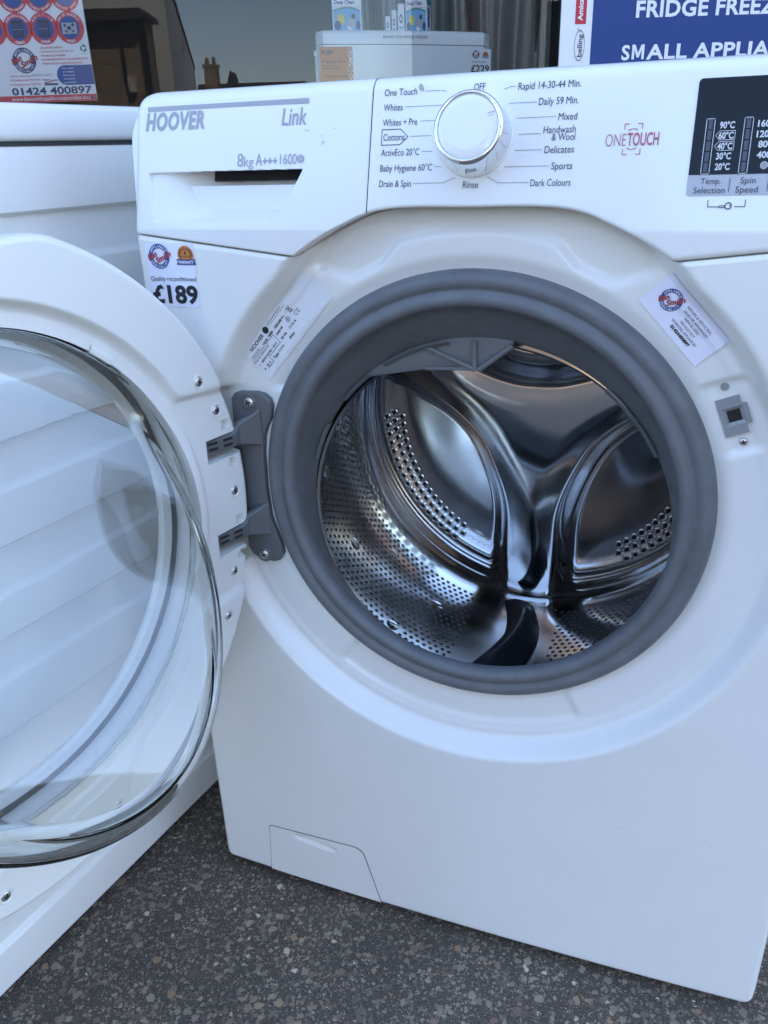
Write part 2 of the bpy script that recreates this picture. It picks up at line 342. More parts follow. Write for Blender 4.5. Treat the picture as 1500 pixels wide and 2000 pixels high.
mb = MB(); mb.box((-7, 3.2, 0.0), (7, 3.3, 2.9), WT); mb.box((-7, 0.30, 2.75), (7, 3.2, 2.85), WT); mb.box((-7.1, 0.30, 0), (-7, 3.3, 2.9), WT); mb.box((7, 0.30, 0), (7.1, 3.3, 2.9), WT)
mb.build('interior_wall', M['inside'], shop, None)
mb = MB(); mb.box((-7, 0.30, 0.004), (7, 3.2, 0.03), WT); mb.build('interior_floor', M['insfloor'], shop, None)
mb = MB(); mb.box((-7.1, 0.30, 8.1), (7.1, 4.5, 8.2), WT); mb.build('roof', M['slate'], shop, None)

# ================================================================== OPPOSITE SIDE OF THE STREET (mirrored in the window, or added to block low sky)
lh = thing('screening_house', 'unseen two storey brick house added across the street to block low sky, left of the low brick house', 'house', W(-11, -11, 0))  # out of view, added to cut low sky light on the machine front
mb = MB(); mb.box((-18, -13.8, 0), (-5.2, -8.3, 6.0), WT); mb.build('wall', M['darkbrick'], lh, None)
mb = MB(); mb.grid([[W(s_, d, z) for d, z in ((-7.9, 5.9), (-11.05, 8.2), (-14.2, 5.9))] for s_ in (-18.2, -5.0)]); mb.grid([[W(s_, d, z) for d, z in ((-7.9, 5.85), (-14.2, 5.85))] for s_ in (-18.2, -5.0)]); mb.build('roof', M['slate'], lh, None)
for k in range(4):
    for z0 in (0.9, 3.6):
        s0 = -16.6 + k * 3.0
        mb = MB(); mb.box((s0, -8.32, z0), (s0 + 1.2, -8.24, z0 + 1.5), WT); wf = mb.build('window', M['signwhite'], lh, None)
        mb = MB(); mb.box((s0 + .08, -8.25, z0 + .08), (s0 + 1.12, -8.22, z0 + 1.42), WT); mb.build('pane', M['display'], wf, None)

bh = thing('brick_house', 'low brown brick house mirrored at the left end of the shop window', 'house', W(-7, -17, 0))
mb = MB(); mb.box((-10.5, -15.6, 0), (-4.10, -14.55, 3.0), WT); mb.build('wall', M['brick'], bh, None)
mb = MB(); mb.box((-10.6, -15.7, 3.0), (-4.0, -14.3, 3.08), WT); mb.box((-10.6, -14.30, 2.90), (-4.0, -14.20, 3.05), WT); mb.build('roof', M['slate'], bh, None)
mb = MB(); mb.tube([W(-4.02, -14.45, 0.0), W(-4.02, -14.45, 2.9), W(-4.02, -14.3, 2.96)], 0.055, 8); mb.build('downpipe', M['pipe'], bh)
mb = MB(); mb.tube([W(-4.43, -14.5, 1.98), W(-4.43, -14.5, 2.62)], 0.03, 8); mb.build('vent_pipe', M['pipe'], bh)
mb = MB(); mb.box((-4.39, -14.55, 1.83), (-4.27, -14.40, 2.07), WT); mb.build('meter_box', M['meter'], bh, None, bevel=0.006)

def VW(x, y):                                     # point seen in the mirror -> the real point across the window
    q = Vector((x, y, 0)); d = (q - W0).dot(WI); return q - WI * (2 * d)
a, b = VW(-11.0, 17.2), VW(-20.9, 33.9)
dv = (b - a).normalized(); nv = Vector((dv.y, -dv.x, 0))
if nv.dot(VW(0.461, -0.617) - a) > 0: nv = -nv        # body on the side away from the mirrored view
rh = thing('rendered_house', 'long pale rendered house with black eaves mirrored in the shop window', 'house', (a + b) / 2)
L = (b - a).length
def RTf(p): return a + dv * p.x + nv * p.y + Vector((0, 0, p.z))
mb = MB(); mb.box((-3, 0, 0), (L, 7, 4.2), RTf); mb.build('wall', M['render'], rh, None)
mb = MB(); mb.box((-3.1, -0.04, 4.2), (L + .05, 7.1, 4.27), RTf); mb.build('roof', M['slate'], rh, None)
mb = MB(); mb.tube([RTf(Vector((L * .45, -0.03, 4.1))), RTf(Vector((L * .2, -0.03, 3.3)))], 0.02, 6); mb.build('cable', M['pipe'], rh)

tc_ = thing('screening_terrace', 'red brick terrace added across the street to block low sky, its dark front mirrored right of the fridge freezer', 'house', W(8, -13, 0))  # added to shade the lower front and darken the mirrored sky
mb = MB(); mb.box((0.75, -17, 0), (16, -9.5, 6.2), WT); mb.build('wall', M['darkbrick'], tc_, None)
mb = MB(); mb.grid([[W(s_, d, z) for d, z in ((-9.1, 6.1), (-13.2, 8.6), (-17.3, 6.1))] for s_ in (0.5, 16.2)]); mb.grid([[W(s_, d, z) for d, z in ((-9.1, 6.05), (-17.3, 6.05))] for s_ in (0.5, 16.2)]); mb.build('roof', M['slate'], tc_, None)
for k in range(4):
    for z0 in (0.9, 3.7):
        s0 = 1.8 + k * 3.8
        mb = MB(); mb.box((s0, -9.52, z0), (s0 + 1.2, -9.44, z0 + 1.5), WT); wf = mb.build('window', M['signwhite'], tc_, None)
        mb = MB(); mb.box((s0 + .08, -9.45, z0 + .08), (s0 + .56, -9.42, z0 + 1.42), WT); mb.box((s0 + .64, -9.45, z0 + .08), (s0 + 1.12, -9.42, z0 + 1.42), WT); mb.build('pane', M['display'], wf, None)

ch = thing('bungalow', 'small far house with a brick chimney mirrored above the machine in the shop window', 'house', W(-6, -52, 0))
mb = MB(); mb.box((-9.4, -55, 0), (-3.4, -50.2, 3.4), WT); mb.build('wall', M['brick'], ch, None)
mb = MB(); P = [[W(s_, d, z) for d, z in ((-49.8, 3.3), (-52.5, 4.55), (-55.4, 3.3))] for s_ in (-9.6, -3.3)]; mb.grid(P); mb.grid([[W(s_, d, z) for d, z in ((-49.8, 3.3), (-55.4, 3.3))] for s_ in (-9.6, -3.3)]); 
mb.add([W(-7.9, -49.7, 3.4), W(-6.7, -49.7, 3.4), W(-7.3, -49.7, 5.0), W(-7.3, -52.4, 5.0)], [(0, 1, 2), (1, 3, 2), (0, 2, 3)]); mb.build('roof', M['slate'], ch, None)
mb = MB(); mb.box((-8.78, -50.6, 3.0), (-8.04, -49.85, 5.2), WT); mb.box((-8.84, -50.66, 5.2), (-7.98, -49.8, 5.34), WT)
for sx in (-8.6, -8.22): mb.lathe([(0.13, 5.34), (0.10, 5.7), (0.0, 5.7)], lambda u, v, h, sx=sx: W(sx + u, -50.22 + v, h), 12)
mb.build('chimney', M['brick'], ch, None)

# ================================================================== NEIGHBOURING APPLIANCE (left)
ND = Vector((0.1429, 0.9897, 0)); NN = Vector((0.9897, -0.1429, 0)); N0 = Vector((-0.1288, -0.2403, 0))
def NW(t, d, z): return N0 + ND * t + NN * d + Vector((0, 0, z))
nb = thing('white_appliance', 'white appliance with horizontally ribbed side panel standing left of the open door', 'appliance', NW(0.08, -0.3, 0))
T0, T1 = -0.20, 0.42
prof = []
def zband(z):
    # recessed bands pressed into the side sheet
    for dk, lt in ((0.761, 0.720), (0.667, 0.625), (0.5715, 0.530), (0.477, 0.434), (0.387, 0.345), (0.289, 0.243), (0.19, 0.15), (0.105, 0.064)):
        if lt - 0.006 <= z <= dk + 0.001:
            return -0.006 * min(sstep(lt - 0.006, lt + 0.003, z), 1 - sstep(dk - 0.003, dk + 0.001, z))
    return 0.0
zs = sorted(set([0.012, 0.02, 0.8125] + [z for dk, lt in ((0.761, 0.720), (0.667, 0.625), (0.5715, 0.530), (0.477, 0.434), (0.387, 0.345), (0.289, 0.243), (0.19, 0.15), (0.105, 0.064)) for z in (dk + 0.001, dk, dk - 0.001, dk - 0.002, dk - 0.003, lt + 0.003, lt, lt - 0.0015, lt - 0.003, lt - 0.0045, lt - 0.006)]))
side = [(zband(z), z) for z in zs] + [(-0.0005, 0.8145), (-0.003, 0.8150), (-0.02, 0.8150)]
mb = MB()
def tr(t):                                        # vertical edges of the sheet rolled
    e = min(t - T0, T1 - t); return -(0.012 - sqrt(max(0, 0.012 ** 2 - (0.012 - e) ** 2))) if e < 0.012 else 0.0
ts = [T0, T0 + .001, T0 + .003, T0 + .007, T0 + .012] + frange(T0 + .03, T1 - .03, 8) + [T1 - .012, T1 - .007, T1 - .003, T1 - .001, T1]
mb.grid([[NW(t, d + tr(t), z) for d, z in side] for t in ts], flip=False)
mb.build('side_panel', M['enamel'], nb, 30)
mb = MB(); mb.box((-0.59, T0 + .004, 0.012), (-0.0125, T1 - .004, 0.813), lambda p: NW(p.y, p.x, p.z)); mb.build('cabinet', M['enamel'], nb, None)
mb = MB(); mb.box((-0.597, T0 - .006, 0.8168), (0.003, T1 + .004, 0.8475), lambda p: NW(p.y, p.x, p.z)); mb.build('worktop', M['panel'], nb, 50, bevel=0.006)
mb = MB(); mb.box((-0.59, T0 + .002, 0.8135), (0.0005, T1 - .002, 0.8166), lambda p: NW(p.y, p.x, p.z)); mb.build('worktop_trim', M['gap'], nb, None)
for tx in (T0 + .05, T1 - .05):
    for dx in (-0.06, -0.54):
        mb = MB(); mb.lathe([(0, 0), (0.02, 0), (0.018, 0.013), (0, 0.013)], lambda u, v, h, tx=tx, dx=dx: NW(tx + u, dx + v, h), 16); mb.build('foot', M['bracket'], nb)

# ================================================================== THE WASHING MACHINE
wm = thing('washing_machine', 'white front loading washing machine with open glass door and grey door seal', 'washing machine', (0.3, 0.26, 0))
BB = 0.006
def yb(x, z):
    e = min(x, 0.6 - x); r = 0.008
    y = -BB * (1 - ((x - 0.3) / 0.3) ** 2)
    if e < r: y += r - sqrt(max(0.0, r * r - (r - max(e, 0)) ** 2))
    return y
def yp(x, z): return yb(x, z) + 0.2867 * max(0.0, z - 0.745)             # the fascia leans back about 16 degrees
RC = (0.3, 0.511); RR = 0.2585
def seam(x):
    if x > 0.3: x = 0.6 - x
    s_ = 0.7417 - 0.1117 * x
    d = RR * RR - (x - RC[0]) ** 2
    if d > 0:
        c_ = RC[1] + sqrt(d)
        # soft flat crown of the arch
        k = 0.010; h = max(0.0, min(1.0, 0.5 + 0.5 * (0.7603 - c_) / k)); c_ = lerp(0.7603, c_, h) - k * h * (1 - h) * 0.5
        s_ = max(s_, c_) if x > 0.12 else s_
    return s_
# ---- lower front panel with the round dish
HC = (0.3, 0.5145)                                # seal centre
def rbox(px, pz, cx, cz, hx, hz, ang, r):         # signed distance to rounded rectangle
    c, s_ = cos(ang), sin(ang); dx, dz = px - cx, pz - cz; u, v = abs(dx * c + dz * s_) - hx + r, abs(-dx * s_ + dz * c) - hz + r
    return hypot(max(u, 0), max(v, 0)) + min(max(u, v), 0) - r
def dish(x, z):
    dx, dz = x - RC[0], z - RC[1]; rho = hypot(dx, dz)
    if rho > 0.30: return 0.0
    an = atan2(dz, dx); R1 = 0.2585 + 0.022 * sstep(0.75, 0.95, sin(an))
    d = 0.021 * (1 - sstep(R1 - 0.017, R1, rho))
    d += 0.0015 * (1 - sstep(R1 - 0.026, R1 - 0.022, rho))
    r2 = hypot(x - HC[0], z - HC[1])
    d += 0.006 * (1 - sstep(0.196, 0.214, r2))                       # slope in to the seal
    # shallow arc step above the seal, its ends curl outwards
    q = abs(dx) / 0.132; line = 0.2315 + 0.012 * sstep(0.45, 0.62, q) * -1 + 0.022 * sstep(0.75, 1.05, q)
    if dz > 0.15: d += 0.0042 * sstep(line - 0.005, line + 0.006, rho) * (1 - sstep(1.0, 1.1, q)) * (1 - sstep(R1 - 0.017, R1, rho))
    # pad below the seal
    if dz < -0.14 and r2 < 0.26:
        a2 = atan2(dx, -dz)
        d += 0.0035 * (1 - sstep(0.2285, 0.2345, r2)) * (1 - sstep(0.46, 0.505, a2)) * (1 - sstep(0.60, 0.645, -a2))
    # flat pocket of the hinge and of the lock
    w_ = 1 - sstep(-0.004, 0.003, rbox(x, z, 0.085, 0.517, 0.05, 0.09, 0, 0.012)); d = lerp(d, 0.0225, w_)
    w_ = 1 - sstep(-0.004, 0.003, rbox(x, z, 0.4985, 0.6085, 0.0185, 0.0300, radians(20), 0.006)); d += 0.0035 * w_ * sstep(0.20, 0.22, r2)
    return d
def yd(x, z): return yb(x, z) + dish(x, z)
mb = MB(); NX, NZ, NJ = 300, 380, 345
xs = frange(0.0, 0.6, NX + 1)
P = []
for x in xs:
    zs_ = seam(x); zt = zs_ - 0.0009
    col = []
    for j in range(NZ + 1):
        e = min(x, 0.6 - x); zb = 0.012 + (0.012 - sqrt(max(0, 0.012 ** 2 - (0.012 - e) ** 2)) if e < 0.012 else 0)
        z = lerp(zb, 0.712, j / NJ) if j <= NJ else lerp(0.712, zt, (j - NJ) / 24) if j <= NJ + 24 else lerp(zs_ - 0.0004, max(0.778, zs_ + 0.004), (j - NJ - 25) / (NZ - NJ - 25))
        y = yd(x, z) + 0.006 * (1 - sstep(-0.006, -0.002, rbox(x, z, 0.128, 0.070, 0.050, 0.0125, 0, 0.003)))
        y += 0.2867 * max(0.0, z - 0.745)
        if j > NJ + 24: y += 0.012 if dish(x, z) < 0.004 else 0.003
        dzb = z - zb
        if dzb < 0.004: y += 0.004 - sqrt(max(0, 0.004 ** 2 - (0.004 - dzb) ** 2))
        dzt = zt - z
        if 0 <= dzt < 0.003 and dish(x, z) < 0.002: y += 0.0015 * (1 - dzt / 0.003)
        col.append((x, y, z))
    P.append([(x, 0.03, col[0][2])] + col)
def skip(i, j):
    if j == 0: return False
    p = P[i][j]; return hypot(p[0] + 0.001 - HC[0], p[2] + 0.001 - HC[1]) < 0.185
mb.grid(P, flip=True, skip=skip)
front = mb.build('front_panel', M['enamel'], wm, 60)
mb = MB()
for x in (0.003, 0.597): mb.add([(x, 0.0175, 0.02), (x, 0.0175, 0.742), (x, 0.046, 0.835), (x, 0.52, 0.835), (x, 0.52, 0.02)], [(0, 1, 2, 3, 4)])
for q in (((0.003, 0.52, 0.02), (0.597, 0.52, 0.02), (0.597, 0.52, 0.835), (0.003, 0.52, 0.835)), ((0.003, 0.02, 0.02), (0.597, 0.02, 0.02), (0.597, 0.52, 0.02), (0.003, 0.52, 0.02))): mb.add(q, [(0, 1, 2, 3)])
mb.build('cabinet', M['enamel'], wm, None)
mb = MB(); mb.box((0.0025, 0.062, 0.835), (0.5975, 0.53, 0.8510)); mb.build('worktop', M['panel'], wm, 50, bevel=0.004)
for x0, x1 in ((0.012, 0.150), (0.450, 0.588)): mb = MB(); mb.add([(x0, 0.012, 0.712), (x1, 0.012, 0.712), (x1, 0.012, 0.747), (x0, 0.012, 0.747)], [(0, 1, 2, 3)]); mb.build('seam_backing', M['gap'], wm, None)
mb = MB(); mb.add([(x, yb(0.218, 0.8) + 0.2867 * (z - 0.745) + 0.006, z) for x, z in ((0.212, 0.758), (0.225, 0.758), (0.225, 0.842), (0.212, 0.842))], [(0, 1, 2, 3)])
mb.build('seam_backing', M['gap'], wm, None)
for fx in (0.05, 0.55):
    for fy in (0.08, 0.46):
        mb = MB(); mb.lathe([(0, 0), (0.022, 0), (0.020, 0.022), (0, 0.022)], lambda u, v, h, fx=fx, fy=fy: (fx + u, fy + v, h), 16); mb.build('foot', M['bracket'], wm)

# ---- control panel: drawer on the left, fascia on the right
def ztop(x):
    e = min(x + 0.009, 0.609 - x); return 0.8512 - (0.028 - sqrt(max(0, 0.028 ** 2 - (0.028 - e) ** 2)) if e < 0.028 else 0)
def scoop(x, z):
    zb_, zt_ = 0.7508, 0.7895
    if not (zb_ - 0.002 < z < zt_ + 0.002): return 0.0
    t = (z - zb_) / (zt_ - zb_); xl = lerp(0.0213, 0.0156, t); xr = 0.1375 + 0.0250 * max(0, t) ** 0.85
    if t < 0.25: xr -= 0.006 * (1 - max(0, t) / 0.25) ** 2
    w_ = sstep(zb_, zb_ + 0.0015, z) * (1 - sstep(zt_ - 0.0012, zt_, z)) * sstep(xl, xl + 0.0018, x) * (1 - sstep(xr - 0.003, xr, x))
    d = 0.0012 + 0.034 * (max(0, min(1, t)) ** 0.75) * (0.06 + 0.94 * sstep(0.028, 0.085, x))
    d += 0.04 * sstep(0.0670, 0.0680, x) * (1 - sstep(0.1545, 0.1555, x)) * sstep(0.7815, 0.7825, z)
    return d * w_
def panel_grid(xb0, xb1, xt0, xt1, nx, nz, extra=None, edge0=False, edge1=False):
    rows = [None] * 3 + [i / nz for i in range(nz + 1)] + ['a', 'b', 'c']
    P = []
    us = [0, 0.0004, 0.001, 0.002] + frange(0.005, 0.995, nx) + [0.998, 0.999, 0.9996, 1]
    for u in us:
        xb, xt = lerp(xb0, xb1, u), lerp(xt0, xt1, u); zb, zt = seam(xb) + 0.0004, ztop(xt); col = []
        for r in [0] + frange(0, 1, nz + 1):
            x, z = lerp(xb, xt, r), lerp(zb, zt, r); y = yp(x, z)
            if extra: y += extra(x, z)
            dz = zt - z
            if dz < 0.010: y += 0.010 - sqrt(max(0, 0.010 ** 2 - (0.010 - dz) ** 2))
            db = z - zb
            if db < 0.0016: y += 0.0016 - sqrt(max(0, 0.0016 ** 2 - (0.0016 - db) ** 2))
            k = min(u, 1 - u) * (xt1 - xt0)
            if (u < 0.5 and edge0 or u > 0.5 and edge1) and k < 0.0008: y += 0.0008 - k
            col.append([x, y, z])
        col[0] = [col[0][0], col[0][1] + 0.018, col[0][2]]
        xe, ye, ze = col[-1]
        col += [[xe, ye + 0.012, ze + 0.0], [xe, ye + 0.03, ze]]
        P.append(col)
    return P
drw = MB(); drw.grid(panel_grid(0.0003, 0.2179, -0.0090, 0.2179, 280, 165, scoop, False, True), flip=True)
drawer = drw.build('detergent_drawer', M['panel'], wm, 60)
con = MB(); con.grid(panel_grid(0.2186, 0.5997, 0.2186, 0.6090, 150, 60, None, True, False), flip=True)
console = con.build('control_panel', M['panel'], wm, 60)
def PT(off): return lambda x, z: (x, yp(x, z) - off, z)
T = PT(0.0005)  # print positions below: image pixels cast through the camera onto the leaning fascia
mb = MB(); mb.grid([[(x, yp(x, z) + 0.0230, z) for z in (0.7812, 0.7896)] for x in frange(0.0680, 0.1548, 12)], flip=True); mb.build('slot_shade', M['black'], drawer, None)  # black sheet in front of the scoop, painted shade of the slot
# drawer print
mb = MB(); stroke(mb, [(0.0160, 0.8380), (0.1632, 0.8380)], 0.0036, T)
put(mb, 'HOOVER', 0.0125, 0.0707, 0.8288, 0.0130, T, 0.035, 0.12, 1.1)
put(mb, 'Link', 0.1421, 0.1636, 0.8277, 0.0125, T, 0.01, 0.10)
put(mb, '8', 0.1030, 0.1085, 0.7975, 0.0100, T); put(mb, 'kg', 0.1092, 0.1180, 0.7962, 0.0075, T, 0)
put(mb, 'A', 0.1200, 0.1258, 0.7975, 0.0095, T)
for i in range(3): put(mb, '+', 0.1263 + i * 0.0046, 0.1304 + i * 0.0046, 0.7962, 0.006, T, 0.03)
put(mb, '1600', 0.1420, 0.1568, 0.7972, 0.0078, T)
for r_ in (0.0008, 0.0017, 0.0026): disc(mb, 0.1603, 0.7970, r_, r_ + 0.0005, T, 24)
mb.build('lettering', M['inkl'], drawer, None)
mb = MB()
for x, z, a_, l_ in ((0.1640, 0.8165, 2.2, 0.0016), (0.1655, 0.8168, 0.4, 0.0010), (0.1782, 0.8066, 1.3, 0.0026), (0.1788, 0.8080, 0.2, 0.0012), (0.1770, 0.8125, 0.5, 0.0008), (0.1880, 0.8175, 0.3, 0.0008)):
    stroke(mb, [(x, z), (x + l_ * cos(a_), z + l_ * sin(a_))], 0.0005, T)
mb.build('scuff_mark', M['inkl'], drawer, None)
# fascia print
mb = mbl = MB(); mbr = MB(); CP = 0.0048; LX, RX = 0.2278, 0.3717
for s_, x0, x1, z in (('One Touch', LX, 0.2534, 0.8403), ('Whites', LX, 0.2429, 0.8302), ('Whites + Pre', LX, 0.2550, 0.8200), ('Cottons', LX + 0.0011, 0.2457, 0.8100), ('ActivEco 20°C', LX, 0.2582, 0.7995),
                      ('Baby Hygiene 60°C', LX, 0.2691, 0.7888), ('Drain & Spin', LX, 0.2534, 0.7780), ('OFF', 0.2964, 0.3047, 0.8408), ('Rapid 14-30-44 Min.', 0.3287, RX + 0.0006, 0.8396), ('Daily 59 Min.', 0.3442, RX, 0.8292),
                      ('Mixed', 0.3589, RX, 0.8191), ('Handwash', 0.3493, RX, 0.8110), ('& Wool', 0.3555, RX, 0.8062), ('Delicates', 0.3513, RX, 0.7982), ('Sports', 0.3571, RX, 0.7876), ('Dark Colours', 0.3433, RX, 0.7769), ('Rinse', 0.2936, 0.3052, 0.7764)):
    put(mbl if x0 < 0.29 else mbr, s_, x0, x1, z, CP, T, 0.0, 0.03)
stroke(mb, [(0.2276, 0.8152), (0.2424, 0.8152), (0.2485, 0.8099), (0.2424, 0.8046), (0.2276, 0.8046)], 0.0005, T, closed=True)
for r_ in (0.0014, 0.0026, 0.0038): disc(mb, 0.2540, 0.8410, r_, r_ + 0.0005, T, 12, 0, radians(-15), radians(75))
W_ = 0.00042
for pts in ([(0.2600, 0.8398), (0.2725, 0.8398), (0.2768, 0.8388)], [(0.2454, 0.8300), (0.2735, 0.8300)], [(0.2578, 0.8200), (0.2690, 0.8200)], [(0.2510, 0.8100), (0.2675, 0.8100)], [(0.2605, 0.7995), (0.2690, 0.7995)],
            [(0.2712, 0.7888), (0.2760, 0.7888)], [(0.2555, 0.7778), (0.2786, 0.7778), (0.2880, 0.7818)], [(0.3270, 0.8397), (0.3240, 0.8397), (0.3180, 0.8378)], [(0.3425, 0.8289), (0.3220, 0.8289)], [(0.3570, 0.8191), (0.3300, 0.8191)],
            [(0.3470, 0.8086), (0.3320, 0.8086)], [(0.3492, 0.7982), (0.3300, 0.7982)], [(0.3550, 0.7876), (0.3225, 0.7876)], [(0.3418, 0.7771), (0.3199, 0.7771), (0.3108, 0.7818)]):
    dotted(mbl if pts[0][0] < 0.29 else mbr, pts, W_, T)
mbl.build('programme_lettering', M['ink'], console, None); mbr.build('programme_lettering', M['ink'], console, None); mb = MB()
# child-lock key below the display
stroke(mb, [(0.4636, 0.7640), (0.4638, 0.7600), (0.4700, 0.7600)], 0.0005, T); stroke(mb, [(0.4806, 0.7600), (0.4868, 0.7600), (0.4868, 0.7640)], 0.0005, T)
disc(mb, 0.4765, 0.7605, 0.0016, 0.0023, T, 24); stroke(mb, [(0.4745, 0.7606), (0.4712, 0.7606), (0.4705, 0.7600), (0.4712, 0.7595), (0.4745, 0.7596)], 0.0005, T); disc(mb, 0.4776, 0.7605, 0, 0.0004, T, 8)
mb.build('key_symbol', M['ink'], console, None)
mb = MB(); put(mb, 'ONE', 0.3927, 0.4063, 0.8029, 0.0082, T, -0.014); put(mb, 'TOUCH', 0.4071, 0.4277, 0.8031, 0.0082, T, 0.015)
for sx in (-1, 1):
    for sz in (-1, 1): stroke(mb, [(0.4104 + sx * 0.0030, 0.8030 + sz * 0.0095), (0.4104 + sx * 0.0058, 0.8030 + sz * 0.0095), (0.4104 + sx * 0.0058, 0.8030 + sz * 0.0062)], 0.0005, T)
for sz in (-1, 1):
    for k in range(3): disc(mb, 0.4104, 0.8030 + sz * (0.0042 + 0.0008 * k), 0.0028 - 0.0008 * k + 0.0004, 0.0028 - 0.0008 * k + 0.0009, lambda x, z, sz=sz: T(x, 0.8030 + sz * 0.0050 + (z - 0.8030 - sz * 0.0050) * 0.55), 14, 0, radians(20 if sz > 0 else 200), radians(160 if sz > 0 else 340))
mb.build('touch_emblem', M['red'], console, None)
# display
T1_ = PT(0.0004); T2_ = PT(0.0009)
def rrect(x0, z0, x1, z1, r, n=6, cor=(1, 1, 1, 1)):
    out = []
    for (cx, cz, a0), c in zip(((x1 - r, z1 - r, 0), (x0 + r, z1 - r, 90), (x0 + r, z0 + r, 180), (x1 - r, z0 + r, 270)), cor):
        if c: out += [(cx + r * cos(radians(a0 + 90 * i / n)), cz + r * sin(radians(a0 + 90 * i / n))) for i in range(n + 1)]
        else: out.append({0: (x1, z1), 90: (x0, z1), 180: (x0, z0), 270: (x1, z0)}[a0])
    return out
def plate(mb, poly, off, th, mi=0):
    mb.m = mi; n = len(poly)
    f_ = PT(off); b_ = PT(off - th); mb.add([f_(*q) for q in poly] + [b_(*q) for q in poly], [tuple(range(n - 1, -1, -1))] + [(i, (i + 1) % n, n + (i + 1) % n, n + i) for i in range(n)])
mb = MB(); plate(mb, rrect(0.4493, 0.7797, 0.5650, 0.8380, 0.0025, cor=(1, 1, 0, 0)), 0.0006, 0.0012)
disp = mb.build('display', M['display'], wm, None)
mb = MB(); plate(mb, rrect(0.4491, 0.7670, 0.5650, 0.7796, 0.0025, cor=(0, 0, 1, 1)), 0.0006, 0.0012)
strip = mb.build('button_strip', M['silver'], wm, None)
TD = PT(0.0010)
mb = MB()
for i, (s_, z) in enumerate((('90°C', 0.8096), ('60°C', 0.8034), ('40°C', 0.7970), ('30°C', 0.7910), ('20°C', 0.7846))):
    put(mb, s_, 0.4652, 0.4744, z, 0.0040, TD, 0.03)
    if i in (1, 2): stroke(mb, [(0.4752, z + 0.0027), (0.4657, z + 0.0027), (0.4634, z), (0.4657, z - 0.0027), (0.4752, z - 0.0027)], 0.0003, TD, closed=True)
for s_, z in (('1600', 0.8098), ('1200', 0.8036), ('800', 0.7975), ('400', 0.7912)): put(mb, s_, 0.4985 - (0.0102 if len(s_) > 3 else 0.0085), 0.4985, z, 0.0040, TD, 0.03)
for r_ in (0.0005, 0.0012, 0.0019): disc(mb, 0.4952, 0.7848, r_, r_ + 0.0004, TD, 20)
for x0 in (0.4568, 0.4801): stroke(mb, rrect(x0, 0.7802, x0 + 0.0052, 0.8136, 0.0008, 3), 0.0004, TD, closed=True)
mb.build('display_lettering', M['inkw'], disp, None)
for x0 in (0.4575, 0.4808):
    mb = MB()
    for k in range(5): quad(mb, x0 + 0.0006, 0.7812 + k * 0.0065, x0 + 0.0032, 0.7812 + k * 0.0065 + 0.0058, TD)
    mb.build('indicator_light', M['led'], disp, None)
mb = MB()
put(mb, 'Temp.', 0.4576, 0.4700, 0.7760, 0.0037, TD); put(mb, 'Selection', 0.4536, 0.4733, 0.7704, 0.0040, TD); put(mb, 'Spin', 0.4822, 0.4914, 0.7761, 0.0038, TD); put(mb, 'Speed', 0.4798, 0.4934, 0.7706, 0.0040, TD)
stroke(mb, [(0.4756, 0.7775), (0.4756, 0.7692)], 0.0004, TD); stroke(mb, [(0.4990, 0.7775), (0.4990, 0.7692)], 0.0004, TD)
mb.build('button_lettering', M['ink'], strip, None)

# ---- programme dial
KA = radians(18); kx, kz = 0.2999, 0.8077; ky_ = yp(kx, kz)
def KT(u, v, h): return (kx + u, ky_ - h * cos(KA) + v * sin(KA), kz + v * cos(KA) + h * sin(KA))
mb = MB(); mb.lathe([(0.0282, -0.004), (0.0282, 0.0012), (0.0278, 0.0018), (0.0272, 0.0018)], KT, 96); dial = mb.build('programme_dial', M['panel'], wm, 30)
mb = MB(); mb.lathe([(0.0273, 0.0018), (0.0271, 0.0035), (0.0254, 0.0195), (0.0251, 0.0212), (0.0244, 0.0226), (0.0234, 0.0232), (0.0224, 0.0231), (0.0219, 0.0226), (0.0218, 0.0210)], KT, 96); mb.build('chrome_skirt', M['chrome'], dial, 60)
mb = MB(); mb.lathe([(0.0217, 0.0205), (0.0216, 0.0220), (0.0211, 0.0225), (0.015, 0.0228), (0.0, 0.0229)], KT, 96); mb.build('dial_cap', M['panel'], dial, 60)
mb = MB()
def KP(off): return lambda x, z: (KT(x, z, 0.0231 + off))
stroke(mb, [(0.0140, 0.0082), (0.0188, 0.0094)], 0.0005, KP(0)); stroke(mb, [(0.0136, 0.0062), (0.0184, 0.0072)], 0.0003, KP(0)); mb.build('dial_mark', M['inkl'], dial, None)

# ---- filter flap
flap_poly = [(0.0648, 0.0135), (0.0683, 0.0800), (0.0690, 0.0826), (0.0712, 0.0842), (0.0740, 0.0845), (0.1740, 0.0885), (0.1800, 0.0878), (0.1850, 0.0850), (0.1880, 0.0812), (0.2068, 0.0135)]
def fT(off): return lambda x, z: (x, yb(x, z) - off, z)
def fill_poly(poly, f, nx=60, nz=30, hmap=None):
    # rows between the left and right outline of a convex polygon
    zs_ = frange(min(p[1] for p in poly), max(p[1] for p in poly) - 1e-5, nz); P = []
    for z in zs_:
        xs_ = []
        for (x0, z0), (x1, z1) in zip(poly, poly[1:] + poly[:1]):
            if z0 != z1 and min(z0, z1) <= z <= max(z0, z1): xs_.append(lerp(x0, x1, (z - z0) / (z1 - z0)))
        P.append([f(x, z) for x in frange(min(xs_), max(xs_), nx)])
    return P
def grow(poly, d):
    c = (sum(p[0] for p in poly) / len(poly), sum(p[1] for p in poly) / len(poly))
    return [(p[0] + d * (1 if p[0] > c[0] else -1), p[1] + (d if p[1] > 0.05 else 0)) for p in poly]
